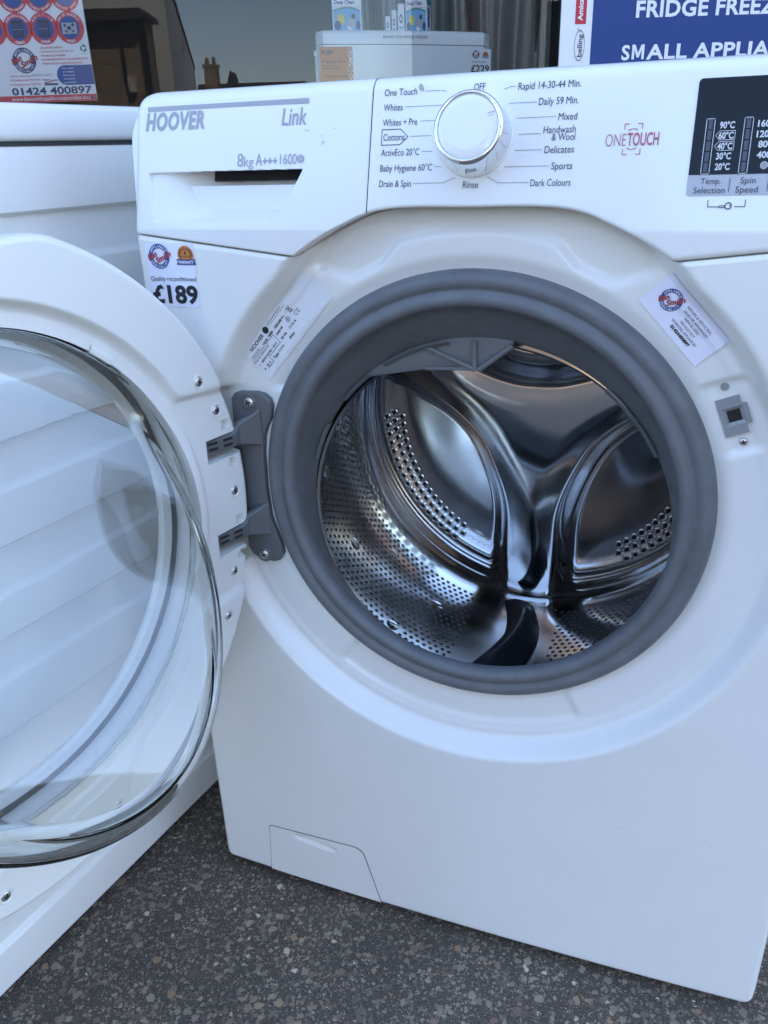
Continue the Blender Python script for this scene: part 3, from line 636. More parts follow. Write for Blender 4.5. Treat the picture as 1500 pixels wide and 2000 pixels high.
mb = MB(); O_, I_ = grow(flap_poly, 0.0006), grow(flap_poly, -0.0012); mb.grid([[fT(0.0003)(*a_), fT(0.0003)(*b_)] for a_, b_ in zip(O_, I_)]); gapo = mb.build('flap_gap', M['gap'], wm, None)
def fhand(x, z):
    zc = lerp(0.0805, 0.0745, (x - 0.098) / 0.058); q = (x - 0.127) / 0.029
    d = 0.0
    if abs(q) < 1: d = 0.004 * (1 - q * q) * sstep(zc - 0.006, zc - 0.001, z) * (1 - sstep(zc + 0.001, zc + 0.004, z))
    return (x, yb(x, z) - 0.0006 + d, z)
mb = MB(); mb.grid(fill_poly(flap_poly, fhand, 150, 90), flip=False); mb.build('filter_flap', M['enamel'], wm, 60)

# ---- stickers
def frame2(ox, oz, ex, ez, surf, off):            # local metres -> surface
    l_ = hypot(ex, ez); ex, ez = ex / l_, ez / l_
    def T_(u, v, o=off): x, z = ox + ex * u - ez * v, oz + ez * u + ex * v; return (x, surf(x, z) - o, z)
    return T_
def sheet(mb, w_, h_, T_, th=0.0002, n=10):
    P = [[T_(w_ * i / n, h_ * j / n) for j in range(n + 1)] for i in range(n + 1)]; mb.grid(P)
base = lambda Tq, o: (lambda u, v: Tq(u, v, o))
# price sticker
Tq = frame2(0.0112, 0.6805, 0.048, 0.0004, yb, 0.0004)
mb = MB(); sheet(mb, 0.0490, 0.0535, Tq, n=40); st = mb.build('price_sticker', M['sticker'], wm, None); st['label'] = 'white price sticker reading Quality reconditioned 189 pounds'
mb = MB(); A, B_, D_ = base(Tq, 0.0008), base(Tq, 0.0011), base(Tq, 0.0014)
emblem(mb, 0.0135, 0.0425, 0.0105, A, B_, 0, 1, 2); warranty(mb, 0.0408, 0.0435, 0.0082, A, B_, D_, 3, 4, 0, 2)
put(mb, 'Quality reconditioned', 0.0015, 0.0482, 0.0240, 0.0040, A, 0.0, mi=4); put(mb, '£189', 0.0008, 0.0484, 0.0110, 0.0150, A, 0.035, mi=4)
mb.build('sticker_print', [M['navy'], M['brick_red'], M['sticker'], M['orange'], M['blackink']], st, None)
# rating label (machine readable code left out)
Tq = frame2(0.0868, 0.6372, 0.0672, 0.0757, yd, 0.0011)
mb = MB(); Lr, Hr = 0.1010, 0.0330
P = [[Tq(Lr * i / 60, -Hr * j / 20) for j in range(21)] for i in range(61)]; mb.grid(P, flip=True); st = mb.build('rating_label', M['label'], wm, None); st['label'] = 'silver rating label with black print left of the seal'
mb = MB(); A = base(Tq, 0.0015)
put(mb, 'HOOVER', 0.0085, 0.0285, -0.0042, 0.0036, A, 0.02); disc(mb, 0.0335, -0.0040, 0, 0.0032, A, 24); put(mb, 'CANDY HOOVER GROUP Srl', 0.0375, 0.0600, -0.0022, 0.0010, A, 0.03); put(mb, 'Via Comolli 16 Brugherio MB 20861 ITALY', 0.0375, 0.0640, -0.0042, 0.0010, A, 0.03)
put(mb, 'MADE IN PRC', 0.0030, 0.0160, -0.0092, 0.0019, A, 0.03); put(mb, 'r.p.m  1600', 0.0210, 0.0370, -0.0092, 0.0021, A, 0.03); put(mb, '220-240 V~', 0.0410, 0.0560, -0.0092, 0.0021, A, 0.03)
stroke(mb, [(0.0015, -0.0112), (0.0225, -0.0112)], 0.0003, A); put(mb, 'Mod. HL 1682D3/1-80', 0.0012, 0.0240, -0.0135, 0.0020, A, 0.03); stroke(mb, [(0.0235, -0.0112), (0.0345, -0.0112), (0.0345, -0.0205)], 0.0004, A); put(mb, '1600 W', 0.0372, 0.0475, -0.0138, 0.0022, A, 0.03); disc(mb, 0.0560, -0.0138, 0.0019, 0.0023, A, 20); stroke(mb, [(0.0547, -0.0138), (0.0573, -0.0138)], 0.0004, A); stroke(mb, [(0.0560, -0.0120), (0.0560, -0.0156)], 0.0004, A)
put(mb, 'I   0073141931 1517', 0.0030, 0.0320, -0.0180, 0.0020, A, 0.03); put(mb, '50 Hz', 0.0375, 0.0460, -0.0195, 0.0022, A, 0.03); put(mb, '13 A', 0.0545, 0.0612, -0.0195, 0.0022, A, 0.03); disc(mb, 0.0520, -0.0195, 0.0009, 0.0013, A, 16)
stroke(mb, [(0.0345, -0.0205), (0.0160, -0.0205), (0.0160, -0.0262), (0.0070, -0.0262)], 0.0004, A); put(mb, 'Type', 0.0185, 0.0255, -0.0245, 0.0026, A, 0.03); put(mb, 'FCM9', 0.0270, 0.0350, -0.0245, 0.0022, A, 0.03); put(mb, '>  0 1', 0.0030, 0.0130, -0.0240, 0.0026, A, 0.03); put(mb, 'IPX4', 0.0440, 0.0510, -0.0252, 0.0022, A, 0.03)
put(mb, 'CE', 0.0640, 0.0705, -0.0160, 0.0042, A, -0.01)
stroke(mb, [(0.0620, -0.0070), (0.0660, -0.0110)], 0.0003, A); stroke(mb, [(0.0660, -0.0070), (0.0620, -0.0110)], 0.0003, A); stroke(mb, [(0.0624, -0.0075), (0.0629, -0.0110), (0.0650, -0.0110), (0.0655, -0.0075)], 0.0003, A, closed=True); quad(mb, 0.0618, -0.0124, 0.0662, -0.0117, A)
mb.build('label_print', M['blackink'], st, None)
# service sticker on the right of the dish
Tq = frame2(0.4462, 0.7152, 0.0446, -0.0474, yd, 0.0011)
Ls, Hs = 0.0650, 0.0300
P = [[Tq(Ls * i / 40, -Hs * j / 20) for j in range(21)] for i in range(41)]; mb = MB(); mb.grid(P, flip=True); st = mb.build('service_sticker', M['sticker'], wm, None); st['label'] = 'white service sticker with phone number right of the seal'
mb = MB(); A, B_, D_ = base(Tq, 0.0015), base(Tq, 0.0018), base(Tq, 0.0020)
def rot90(f): return lambda u, v: f(0.0150 + (u * cos(radians(35)) - v * sin(radians(35))), -0.0128 + (u * sin(radians(35)) + v * cos(radians(35))))
emblem(mb, 0, 0, 0.0083, rot90(A), rot90(B_), 0, 1, 2)
for i, (s_, x0, x1) in enumerate((('REPAIRS & SERVICING,', 0.0265, 0.0530), ('SALES OF APPLIANCES', 0.0268, 0.0528), ('NEW & USED.', 0.0320, 0.0480), ('WE ALSO BUY', 0.0315, 0.0475), ('WORKING APPLIANCES', 0.0265, 0.0530), ('01424400897', 0.0295, 0.0500))):
    put(mb, s_, x0, x1, -0.0070 - i * 0.0034, 0.0020 if i < 5 else 0.0023, A, 0.0 if i < 5 else 0.05, mi=3)
mb.build('sticker_print', [M['navy'], M['brick_red'], M['sticker'], M['blackink']], st, None)

# ---- specks and a few marks on the white sheet
mb = MB(); rnd = random.Random(11)
def FD(x, z): return (x, yd(x, z) - 0.0003, z)
for _ in range(60):
    x, z = rnd.uniform(0.02, 0.58), rnd.uniform(0.03, 0.42)
    if hypot(x - 0.3, z - 0.511) < 0.262 and rnd.random() < 0.7: continue
    r_ = rnd.uniform(0.00015, 0.00055); disc(mb, x, z, 0, r_, lambda u, v, x=x, z=z, q=rnd.uniform(0.5, 1.6): FD(x + (u - x) * q, v), 7)
for x, z, a_, l_ in ((0.452, 0.205, 0.3, 0.003), (0.405, 0.150, 2.0, 0.002), (0.300, 0.092, 0.2, 0.0035), (0.545, 0.118, 1.2, 0.002), (0.47, 0.06, 0.1, 0.004)):
    stroke(mb, [(x, z), (x + l_ * cos(a_), z + l_ * sin(a_))], 0.0004, FD)
sp_ = mb.build('dirt_speck', M['silver'], wm, None); sp_['kind'] = 'stuff'
# ---- door lock on the right
lk = MB(); Tk = frame2(0.5007, 0.6110, cos(radians(20)), sin(radians(20)) * 1.0, yd, 0.0)
LKY = yd(0.5007, 0.6110) - 0.0005
def LT(u, v, h): c, s_ = cos(radians(22)), sin(radians(22)); return (0.5010 + u * c - v * s_, LKY - h, 0.6105 + u * s_ + v * c)
ho = [(-0.0095, -0.0150), (0.0075, -0.0150), (0.0075, -0.0080), (0.0112, -0.0080), (0.0112, 0.0080), (0.0075, 0.0080), (0.0075, 0.0150), (-0.0095, 0.0150)]
from mathutils.geometry import tessellate_polygon
hi_ = [(-0.0068, -0.0072), (0.0082, -0.0072), (0.0082, 0.0072), (-0.0068, 0.0072)]; hc = [(-0.0044, -0.0046), (0.0052, -0.0046), (0.0052, 0.0046), (-0.0044, 0.0046)]
fl_ = ho + hi_; lk.add([LT(u, v, 0.0024) for u, v in fl_], [tuple(t) for t in tessellate_polygon([[Vector((u, v, 0)) for u, v in ho], [Vector((u, v, 0)) for u, v in hi_]])])
for i in range(8): (u0, v0), (u1, v1) = ho[i], ho[(i + 1) % 8]; lk.add([LT(u0, v0, 0.0024), LT(u1, v1, 0.0024), LT(u1, v1, -0.002), LT(u0, v0, -0.002)], [(0, 1, 2, 3)])
lock = lk.build('door_lock', M['lock'], wm, None)
mb = MB()
for i in range(4):
    a_, b_, c_, d_ = hi_[i], hi_[(i + 1) % 4], hc[(i + 1) % 4], hc[i]
    mb.add([LT(*a_, 0.0024), LT(*b_, 0.0024), LT(*c_, 0.0004), LT(*d_, 0.0004)], [(0, 1, 2, 3)])
mb.build('catch_recess', M['lock'], lock, None)
mb = MB(); mb.add([LT(*q, 0.0006) for q in hc], [(0, 1, 2, 3)]); mb.build('catch_hole', M['black'], lock, None)
mb = MB(); mb.lathe([(0.0032, -0.001), (0.0030, 0.0008), (0.0, 0.0009)], lambda u, v, h: (0.4917 + u, yd(0.4917, 0.6325) - h, 0.6322 + v), 20); mb.build('lock_pin', M['lock'], lock)
def screw(parent, T_, r=0.0035):
    mb = MB(); mb.m = 0; mb.lathe([(r, -0.0015), (r * 0.97, 0.0002), (r * 0.8, 0.0010), (r * 0.4, 0.0015), (0, 0.0016)], T_, 24)
    mb.m = 1
    for a_ in (0.4, 0.4 + pi / 2):
        c, s_ = cos(a_), sin(a_); q = [(-r * 0.58, -r * 0.13), (r * 0.58, -r * 0.13), (r * 0.58, r * 0.13), (-r * 0.58, r * 0.13)]
        mb.add([T_(u * c - v * s_, u * s_ + v * c, 0.00175) for u, v in q], [(0, 1, 2, 3)])
    return mb.build('screw', [M['screw'], M['frame']], parent, 50)
screw(lock, lambda u, v, h: (0.5107 + u, yd(0.5107, 0.5904) - 0.0006 - h, 0.5904 + v), 0.0034)

# ---- door seal
def SeT(u, v, h): return (HC[0] + u, h, HC[1] + v)
OC = (0.3, 0.4838)
prof = [(0.2010, 0.034), (0.2006, 0.024), (0.1995, 0.0175), (0.1970, 0.0130), (0.1935, 0.0110), (0.1895, 0.0112), (0.1868, 0.0128), (0.1852, 0.0142), (0.1838, 0.0138), (0.1815, 0.0110), (0.1785, 0.0096), (0.1750, 0.0100), (0.1722, 0.0125), (0.1708, 0.0165), (0.1702, 0.022)]
mb = MB(); n = 160; P = []
for i in range(n):
    a_ = 2 * pi * i / n; row = [SeT(r * cos(a_), r * sin(a_), h) for r, h in prof]
    r0 = Vector(row[-1]); ro = Vector((OC[0] + 0.1685 * cos(a_), 0.053, OC[1] + 0.1685 * sin(a_)))
    for t in (0.25, 0.5, 0.75, 0.92): row.append(tuple(r0.lerp(ro, t)))
    for dr, dy in ((0.0000, 0.053), (0.0004, 0.0560), (0.0030, 0.0580), (0.012, 0.060), (0.034, 0.066), (0.036, 0.080)): row.append((OC[0] + (0.1685 + dr) * cos(a_), dy, OC[1] + (0.1685 + dr) * sin(a_)))
    P.append(row)
mb.grid(P, closed_u=True, flip=True); seal = mb.build('door_seal', M['rubber'], wm, 70)
# moulded spout flap hanging at the top of the seal
mb = MB()
up = []; lo = []
lowpts = [(0.1800, 0.6030), (0.1954, 0.6140), (0.2143, 0.6175), (0.2480, 0.6240), (0.2805, 0.6283), (0.2919, 0.6262), (0.3009, 0.6270), (0.3255, 0.6485)]
def lowz(x):
    for (x0, z0), (x1, z1) in zip(lowpts, lowpts[1:]):
        if x0 <= x <= x1: return lerp(z0, z1, (x - x0) / (x1 - x0))
    return 0.65
xs_ = frange(0.1815, 0.3254, 40)
F = [[(x, y, z) for y, z in ((0.051, OC[1] + sqrt(0.1705 ** 2 - (x - OC[0]) ** 2)), (0.050, lerp(lowz(x), OC[1] + sqrt(0.1705 ** 2 - (x - OC[0]) ** 2), 0.5)), (0.0500, lowz(x) + 0.0015), (0.0512, lowz(x)), (0.056, lowz(x)), (0.056, OC[1] + sqrt(0.1705 ** 2 - (x - OC[0]) ** 2)))] for x in xs_]
mb.grid(F, flip=True); fl = mb.build('spout_flap', M['rubber2'], seal, 50)
mb = MB(); mb.tube([(0.2500, 0.049, 0.6440), (0.2930, 0.0485, 0.6272)], 0.0026, 8); mb.tube([(0.2925, 0.049, 0.6515), (0.2930, 0.0485, 0.6272)], 0.0026, 8); mb.tube([(0.3255, 0.049, 0.6490), (0.2970, 0.0485, 0.6272)], 0.0026, 8); mb.tube([(0.2480, 0.050, 0.6250), (0.2930, 0.0485, 0.6275), (0.2970, 0.0485, 0.6275)], 0.0016, 8)
mb.build('spout_rib', M['rubber2'], fl)
for a0, a1 in ((100, 122), (28, 52), (128, 140), (150, 164)):
    P = []; mb = MB()                              # raised mould marks on the inner wall
    for k in range(13):
        a_ = radians(lerp(a0, a1, k / 12)); P.append([(OC[0] + (0.1683 + dr) * cos(a_), y, OC[1] + (0.1683 + dr) * sin(a_)) for dr, y in ((0.0004, 0.0515), (-0.0016, 0.0505), (-0.0016, 0.0470), (0.0012, 0.0450))])
    mb.grid(P, flip=True); mb.build('mould_mark', M['rubber'], seal, 60)

# ---- drum
DO = Vector((0.2978, 0.078, 0.4686)); RM, RD, DD = 0.1745, 0.2430, 0.3260
def DT(u, v, h): return (DO.x + u, DO.y + h, DO.z + v)
mb = MB()
mb.lathe([(RM + 0.004, -0.004), (RM + 0.001, -0.0045), (RM - 0.0012, -0.0025), (RM - 0.001, 0.0005), (RM + 0.002, 0.004), (RM + 0.012, 0.008), (RM + 0.05, 0.014), (RD - 0.006, 0.018), (RD - 0.001, 0.024), (RD, 0.032),
          (RD, 0.10), (RD, 0.20), (RD, 0.262), (RD + 0.0015, 0.268), (RD + 0.0015, 0.288), (RD - 0.001, 0.295), (RD - 0.0035, 0.2985), (RD - 0.0050, 0.3020), (RD - 0.0035, 0.3055), (RD - 0.001, 0.308), (RD - 0.001, 0.312), (RD - 0.004, 0.316), (RD - 0.0065, 0.3205), (RD - 0.0075, 0.3250), (RD - 0.0068, 0.3300), (RD - 0.005, 0.334)], DT, 180, flip=True)
drum = mb.build('drum', M['steel'], wm, 50)
def smin(a, b, k): h = max(0.0, min(1.0, 0.5 + 0.5 * (b - a) / k)); return lerp(b, a, h) - k * h * (1 - h)
JX, JZ = -0.006, -0.008
def armd(u, v):                                   # distance to the three-armed spider
    u -= JX; v -= JZ; ds = []
    for a_ in (30, 150, 270):
        c, s_ = cos(radians(a_)), sin(radians(a_)); t = u * c + v * s_; ds.append(abs(-u * s_ + v * c) if t > 0 else hypot(u, v))
    return smin(smin(ds[0], ds[1], 0.035), ds[2], 0.095)
def backh(r, a_):
    u, v = r * cos(a_), r * sin(a_); d = armd(u, v)
    fl = 0.331 + 0.010 * (1 - sstep(0.10, 0.225, r))
    h = lerp(fl, 0.293, 1 - sstep(0.030, 0.058, d))                 # pressed arms stand proud of the lobes
    h -= 0.003 * (1 - sstep(0.0, 0.040, d))                         # slightly rounded backs
    return h
mb = MB(); rs = frange(0.0005, 0.2425, 110); n = 300
mb.grid([[DT(r * cos(2 * pi * i / n), r * sin(2 * pi * i / n), backh(r, 2 * pi * i / n)) for r in rs] for i in range(n)], closed_u=True, flip=False)
mb.build('back_plate', M['steelp'], drum, 180)
def dimple(mb, T_, r, dp, n=10, rim=True):
    # small raised collar round a dark hole; T_(u, v, h) with h towards the viewer
    rows = [[T_(k * r * cos(2 * pi * i / n), k * r * sin(2 * pi * i / n), h) for k, h in ((1.30, -0.0001), (1.08, dp), (0.94, dp * 0.8), (0.88, 0.0001))] for i in range(n)]
    mb.m = 0; mb.grid(rows, closed_u=True)
    mb.m = 1; mb.add([T_(0.82 * r * cos(2 * pi * i / n), 0.64 * r * sin(2 * pi * i / n), 0.00012) for i in range(n)], [tuple(range(n))])
for a_c in (210, 330, 90):
    mb = MB()
    for k, r in enumerate((0.2215, 0.2105, 0.1995)):
        step = 0.0124 / 0.211
        m_ = 9 if k == 1 else 9
        for q in range(-m_, m_ + 1):
            a_ = radians(a_c) + (q + (0.5 if k == 1 else 0)) * step
            if abs(a_ - radians(a_c)) > 0.52 - 0.02 * k: continue
            h0 = backh(r, a_)
            def TT(u, v, h, r=r, a_=a_, h0=h0): c, s_ = cos(a_), sin(a_); x, y = r * c - u * s_ + v * c, r * s_ + u * c + v * s_; rr = hypot(x, y); return DT(x, y, backh(rr, atan2(y, x)) - h - 0.0002)
            dimple(mb, TT, 0.0042, 0.0004, 14)
    mb.build('back_perforation', [M['steelp'], M['black']], drum, 70)
# perforated drum wall: staggered rows, plain strips beside the lifters
mb = MB(); rows = 25
spots = [(radians(a_), h) for a_, h in ((200, .09), (188, .16), (212, .16), (224, .22), (236, .10), (244, .19), (176, .22), (320, .12), (332, .19), (308, .22), (348, .1), (20, .15), (60, .2), (100, .1), (120, .2), (150, .12), (166, .08))]
for j in range(rows):
    h = 0.040 + j * 0.0088
    nn = 170
    for i in range(nn):
        a_ = 2 * pi * (i + 0.5 * (j % 2)) / nn
        if any(abs((a_ - radians(c) + pi) % (2 * pi) - pi) < radians(13) for c in (268, 28, 148)): continue
        if any(hypot(((a_ - sa + pi) % (2 * pi) - pi) * RD, h - sh) < 0.011 for sa, sh in spots): continue
        if sin(a_) > 0.80: continue
        def TT(u, v, q, a_=a_, h=h): aa = a_ + u / RD; r = RD - q - 0.0002; return DT(r * cos(aa), r * sin(aa), h + v)
        dimple(mb, TT, 0.0022, 0.00025, 8)

wallp = mb.build('wall_perforation', [M['steel'], M['black']], drum, 70); wallp['kind'] = 'stuff'
for sa, sh in spots:
    mb = MB()
    def TT(u, v, q, a_=sa, h=sh): aa = a_ + u / RD; r = RD - q; return DT(r * cos(aa), r * sin(aa), h + v)
    mb.grid([[TT(r_ * cos(2 * pi * i / 20), r_ * sin(2 * pi * i / 20), q) for r_, q in ((0.0085, 0.0), (0.006, 0.0008), (0.003, 0.0012), (0.0002, 0.0013))] for i in range(20)], closed_u=True); mb.build('wall_dimple', M['steel'], drum, 180)
for c0 in (268, 28, 148):
    mb = MB(); P = []
    for k in range(25):
        t = k / 24; h = lerp(0.045, 0.262, t); ac = radians(c0) + 0.10 * sin((t - 0.15) * pi * 1.1) - 0.03
        hgt = 0.033 * sstep(0, 0.10, t) * (1 - 0.75 * sstep(0.70, 1.0, t)) ; wd_ = lerp(0.026, 0.020, t)
        row = []
        for q in range(-6, 7):
            f = q / 6; e = (1 - abs(f) ** 2.4); rr = RD - hgt * e - 0.0004; row.append(DT(rr * cos(ac + f * wd_ / RD), rr * sin(ac + f * wd_ / RD), h))
        P.append(row)
    mb.m = 0; mb.grid(P)
    for k, row in ((0, P[0]), (24, P[24])): mb.add(row, [tuple(range(13))])
    mb.m = 1
    for k in range(4, 22):
        for q in (7, 8) if k % 2 else (8,):
            a0, b0, c1 = Vector(P[k][q]), Vector(P[k + 1][q]), Vector(P[k][q + 1]); nrm = (b0 - a0).cross(c1 - a0).normalized(); du = (b0 - a0).normalized(); dv_ = nrm.cross(du)
            if nrm.dot(Vector((DO.x, a0.y, DO.z)) - a0) < 0: nrm = -nrm
            cc = (a0 + b0 + c1) / 3 + nrm * 0.0005
            mb.add([cc + du * 0.0022 * cos(2 * pi * i / 8) + dv_ * 0.0011 * sin(2 * pi * i / 8) for i in range(8)], [tuple(range(8))])
    mb.build('lifter', [M['lifter'], M['black']], drum, 60)

# ---- hinge bracket
HB = [(0.0720, 0.5960), (0.0755, 0.6010), (0.0820, 0.6030), (0.0980, 0.6035), (0.1060, 0.6020), (0.1115, 0.5975), (0.1135, 0.5915), (0.1110, 0.5790), (0.1060, 0.5700), (0.1025, 0.5610), (0.1003, 0.5446), (0.0990, 0.5104), (0.1010, 0.4782), (0.1070, 0.4590), (0.1105, 0.4480), (0.1115, 0.4400), (0.1075, 0.4325), (0.1015, 0.4300), (0.0860, 0.4305), (0.0770, 0.4355), (0.0730, 0.4430), (0.0730, 0.4600), (0.0700, 0.4800), (0.0690, 0.5500), (0.0720, 0.5600), (0.0715, 0.5800)]
HY = yd(0.09, 0.517)
hb = MB(); hb.prism(HB, 0.0, 0.0085, lambda u, v, h: (u, HY - h, v)); hinge = hb.build('hinge', M['bracket'], wm, 50, solid=True, bevel=0.0022)
for zc in (0.5935, 0.4370):
    mb = MB(); mb.lathe([(0.0078, 0.0088), (0.0070, 0.0094), (0.0060, 0.0094), (0.0055, 0.0088)], lambda u, v, h, zc=zc: (0.0907 + u, HY - h, zc + v), 24); mb.build('screw_boss', M['bracket'], hinge)
    screw(hinge, lambda u, v, h, zc=zc: (0.0907 + u, HY - 0.0090 - h, zc + v), 0.0052)

# ================================================================== DOOR (child of the machine)
DC = Vector((0.0333, -0.2496, 0.5157)); TH = 1.7955
DU = Vector((cos(TH), -sin(TH), 0)); DN = Vector((sin(TH), cos(TH), 0))     # along the door away from the hinge; out of its inner face
def D(u, v, o): return DC + DU * u + DN * o + Vector((0, 0, v))
RO, RH = 0.2573, 0.1926
def outl(a_):
    r = RO; zc = 0.2430; s_ = sin(a_)
    if s_ > 0 and r * s_ > zc - 0.004: 
        k = 0.006; h = max(0, min(1, 0.5 + 0.5 * (zc - r * s_) / k)); zz = lerp(zc, r * s_, h) - k * h * (1 - h) * 0.5; r = zz / s_
    return r
NOTCH = ((0.0345, 0.0560), (-0.0580, -0.0360))
def doff(u, v):
    r = hypot(u, v); o = 0.0
    o -= 0.008 * (1 - sstep(0.2035, 0.2125, r)) * sstep(-0.215, -0.16, u) if True else 0
    if u < -0.15:
        w_ = (1 - sstep(0.0955, 0.1015, abs(v) + (u + 0.24) * -0.06)) ; q = sstep(0.198, 0.2035, r)
        o = lerp(o, -0.0055, w_ * q) if u < -0.16 else o
        for z0, z1 in NOTCH:
            if u < -0.2115 and z0 < v < z1: o = -0.026
        for su, sv in ((-0.2375, 0.0655), (-0.2415, 0.0280), (-0.2415, -0.0300), (-0.2395, -0.0650)):
            if abs(u - su) < 0.0046 and abs(v - sv) < 0.0040: o = -0.012
    return o
# columns: evenly spaced, but level lines through the hinge sector so the notches are cut straight
zl = []
for z0, z1 in NOTCH: zl += [z0 - 0.0003, z0 + 0.0003, z1 - 0.0003, z1 + 0.0003]
for sv in (0.0655, 0.0280, -0.0300, -0.0650): zl += [sv - 0.0043, sv - 0.0037, sv + 0.0037, sv + 0.0043]
zl += [k * 0.0025 for k in range(-46, 47)]
zl = sorted(z for z in set(zl))
zz_ = [zl[0]]
for z in zl[1:]:
    if z - zz_[-1] > 0.00035: zz_.append(z)
cols = [('z', z) for z in reversed(zz_)]            # from top to bottom on the hinge side
aT = pi - math.asin(zz_[-1] / 0.235); aB = pi - math.asin(zz_[0] / 0.235)
for i in range(1, 200): cols.append(('a', lerp(aB, 2 * pi + aT, i / 200)))
radii = [0, 0.02, 0.06, 0.12, 0.155, 0.17, 0.20, 0.25] + [0.29 + 0.71 * i / 70 for i in range(71)]
P = []
for kind, val in cols:
    row = []
    for f in radii:
        if kind == 'a':
            r = lerp(RH, outl(val) - 0.005, f); u, v = r * cos(val), r * sin(val)
        else:
            r = lerp(RH, RO - 0.005, f); bl = sstep(0.085, 0.112, abs(val)); v = lerp(val, val * r / 0.235, bl); u = -sqrt(r * r - v * v)
        row.append(D(u, v, doff(u, v)))
    # rounded outer edge and skirt, inner lip
    if kind == 'a': ca, sa, ro = cos(val), sin(val), outl(val); du_, dv_ = ca, sa
    else:
        v = lerp(val, val * RO / 0.235, sstep(0.085, 0.112, abs(val))); ro = RO; du_, dv_ = -sqrt(ro * ro - v * v) / ro, v / ro
    u_, v_ = du_ * (ro - 0.005), dv_ * (ro - 0.005); ob = doff(u_, v_)
    nt_ = ob < -0.02
    for e, oo in ((0.0022, -0.0006), (0.0040, -0.0022), (0.0050, -0.0050), (0.0052, -0.012), (0.0040, -0.030), (0.000, -0.046), (-0.010, -0.058)):
        zz = min(0, ob) + oo if oo > -0.02 and not nt_ else min(oo, ob - 0.001)
        row.append(D(du_ * (ro - 0.005 + e), dv_ * (ro - 0.005 + e), zz))
    ri = RH; pre = [D(du_ * (ri + e), dv_ * (ri + e), o_) for e, o_ in ((0.030, -0.056), (0.012, -0.050), (0.0075, -0.030), (0.0072, -0.0195), (0.0002, -0.0190 if False else -0.0112), (0.0, -0.0095))]
    if du_ * ri < -0.15: pass
    P.append(pre + row)
mb = MB(); mb.grid(P, closed_u=True, flip=False)
door = mb.build('door', M['ring'], wm, 45)
# outer cover of the door, away from the viewer
mb = MB(); mb.grid([[D(r * cos(2 * pi * i / 120) * q, r * sin(2 * pi * i / 120), o) for r, o, q in ((0.198, -0.050, 1), (0.1905, -0.052, 1), (0.1895, -0.056, 1), (0.192, -0.0620, 1), (0.21, -0.066, 1), (0.240, -0.063, 1), (0.2475, -0.0575, 1))] for i in range(120)], closed_u=True)
mb.build('outer_trim', M['ring'], door, 60)
for a_ in (128, 52, 250): 
    mb = MB(); A_ = radians(a_); mb.grid([[D((RH + r_) * cos(A_ + t), (RH + r_) * sin(A_ + t), o) for r_, o in ((-0.001, -0.012), (-0.0012, -0.0065), (0.0018, -0.0055), (0.0045, -0.0065), (0.0050, -0.0095))] for t in frange(-0.055, 0.055, 9)]); mb.build('glass_clip', M['ring'], door, 60)
for u, v in ((-0.2066, 0.112), (-0.228, 0.0806), (-0.2394, -0.0003), (-0.2272, -0.080), (-0.207, -0.1174), (0.0579, -0.2273), (-0.05, -0.2320), (0.12, 0.2), (0.225, 0.05)):
    ob = doff(u, v)
    mb = MB(); mb.lathe([(0.0062, 0.00015), (0.0056, 0.0007), (0.0050, 0.0004), (0.0047, -0.0001)], lambda a, b, h, u=u, v=v, ob=ob: D(u + a, v + b, ob + h), 28); mb.build('screw_well', M['ring'], door)
    screw(door, lambda a, b, h, u=u, v=v, ob=ob: D(u + a, v + b, ob + 0.0002 + h * 0.6), 0.0043)
# hinge arms: curved links from the bracket into the notches of the door
for zc in (0.0485, -0.0440):
    a0 = D(-0.214, zc, -0.014); a1 = D(-0.246, zc, -0.008); b1 = Vector((0.0830, HY - 0.0200, DC.z + zc + 0.003)); b2 = Vector((0.0985, HY - 0.006, DC.z + zc + 0.006))
    pts = [a0, a0.lerp(a1, 0.5), a1, a1.lerp(b1, 0.55) + Vector((0, -0.001, 0)), b1, b1.lerp(b2, 0.6), b2]
    mb = MB(); P = []
    for i, q in enumerate(pts):
        t = (pts[min(i + 1, 6)] - pts[max(i - 1, 0)]); t.z = 0; t.normalize(); nrm = Vector((t.y, -t.x, 0)); hh = (0.0058, 0.0066, 0.0072, 0.0084, 0.0110, 0.0145, 0.0180)[i]
        P.append([q + nrm * a + Vector((0, 0, b)) for a, b in ((0.005, hh - 0.002), (0.003, hh), (-0.003, hh), (-0.005, hh - 0.002), (-0.005, -hh + 0.002), (-0.003, -hh), (0.003, -hh), (0.005, -hh + 0.002))])
    mb.m = 0; mb.grid(P, closed_v=True, flip=True); mb.add(P[0], [tuple(range(8))])
    mb.m = 1
    for f, dz in ((0.25, 0.0026), (0.25, -0.0026), (0.75, 0.0026), (0.75, -0.0026)):
        q = a0.lerp(a1, f); t = (a1 - a0).normalized(); nrm = Vector((t.y, -t.x, 0)); 
        if nrm.dot(DN) < 0: nrm = -nrm
        c0 = q + nrm * 0.0052 + Vector((0, 0, dz))
        mb.add([c0 - t * 0.005 - Vector((0, 0, .0012)), c0 + t * 0.005 - Vector((0, 0, .0012)), c0 + t * 0.005 + Vector((0, 0, .0012)), c0 - t * 0.005 + Vector((0, 0, .0012))], [(0, 1, 2, 3)])
    mb.build('hinge_arm', [M['bracket'], M['black']], hinge, 40, solid=False)
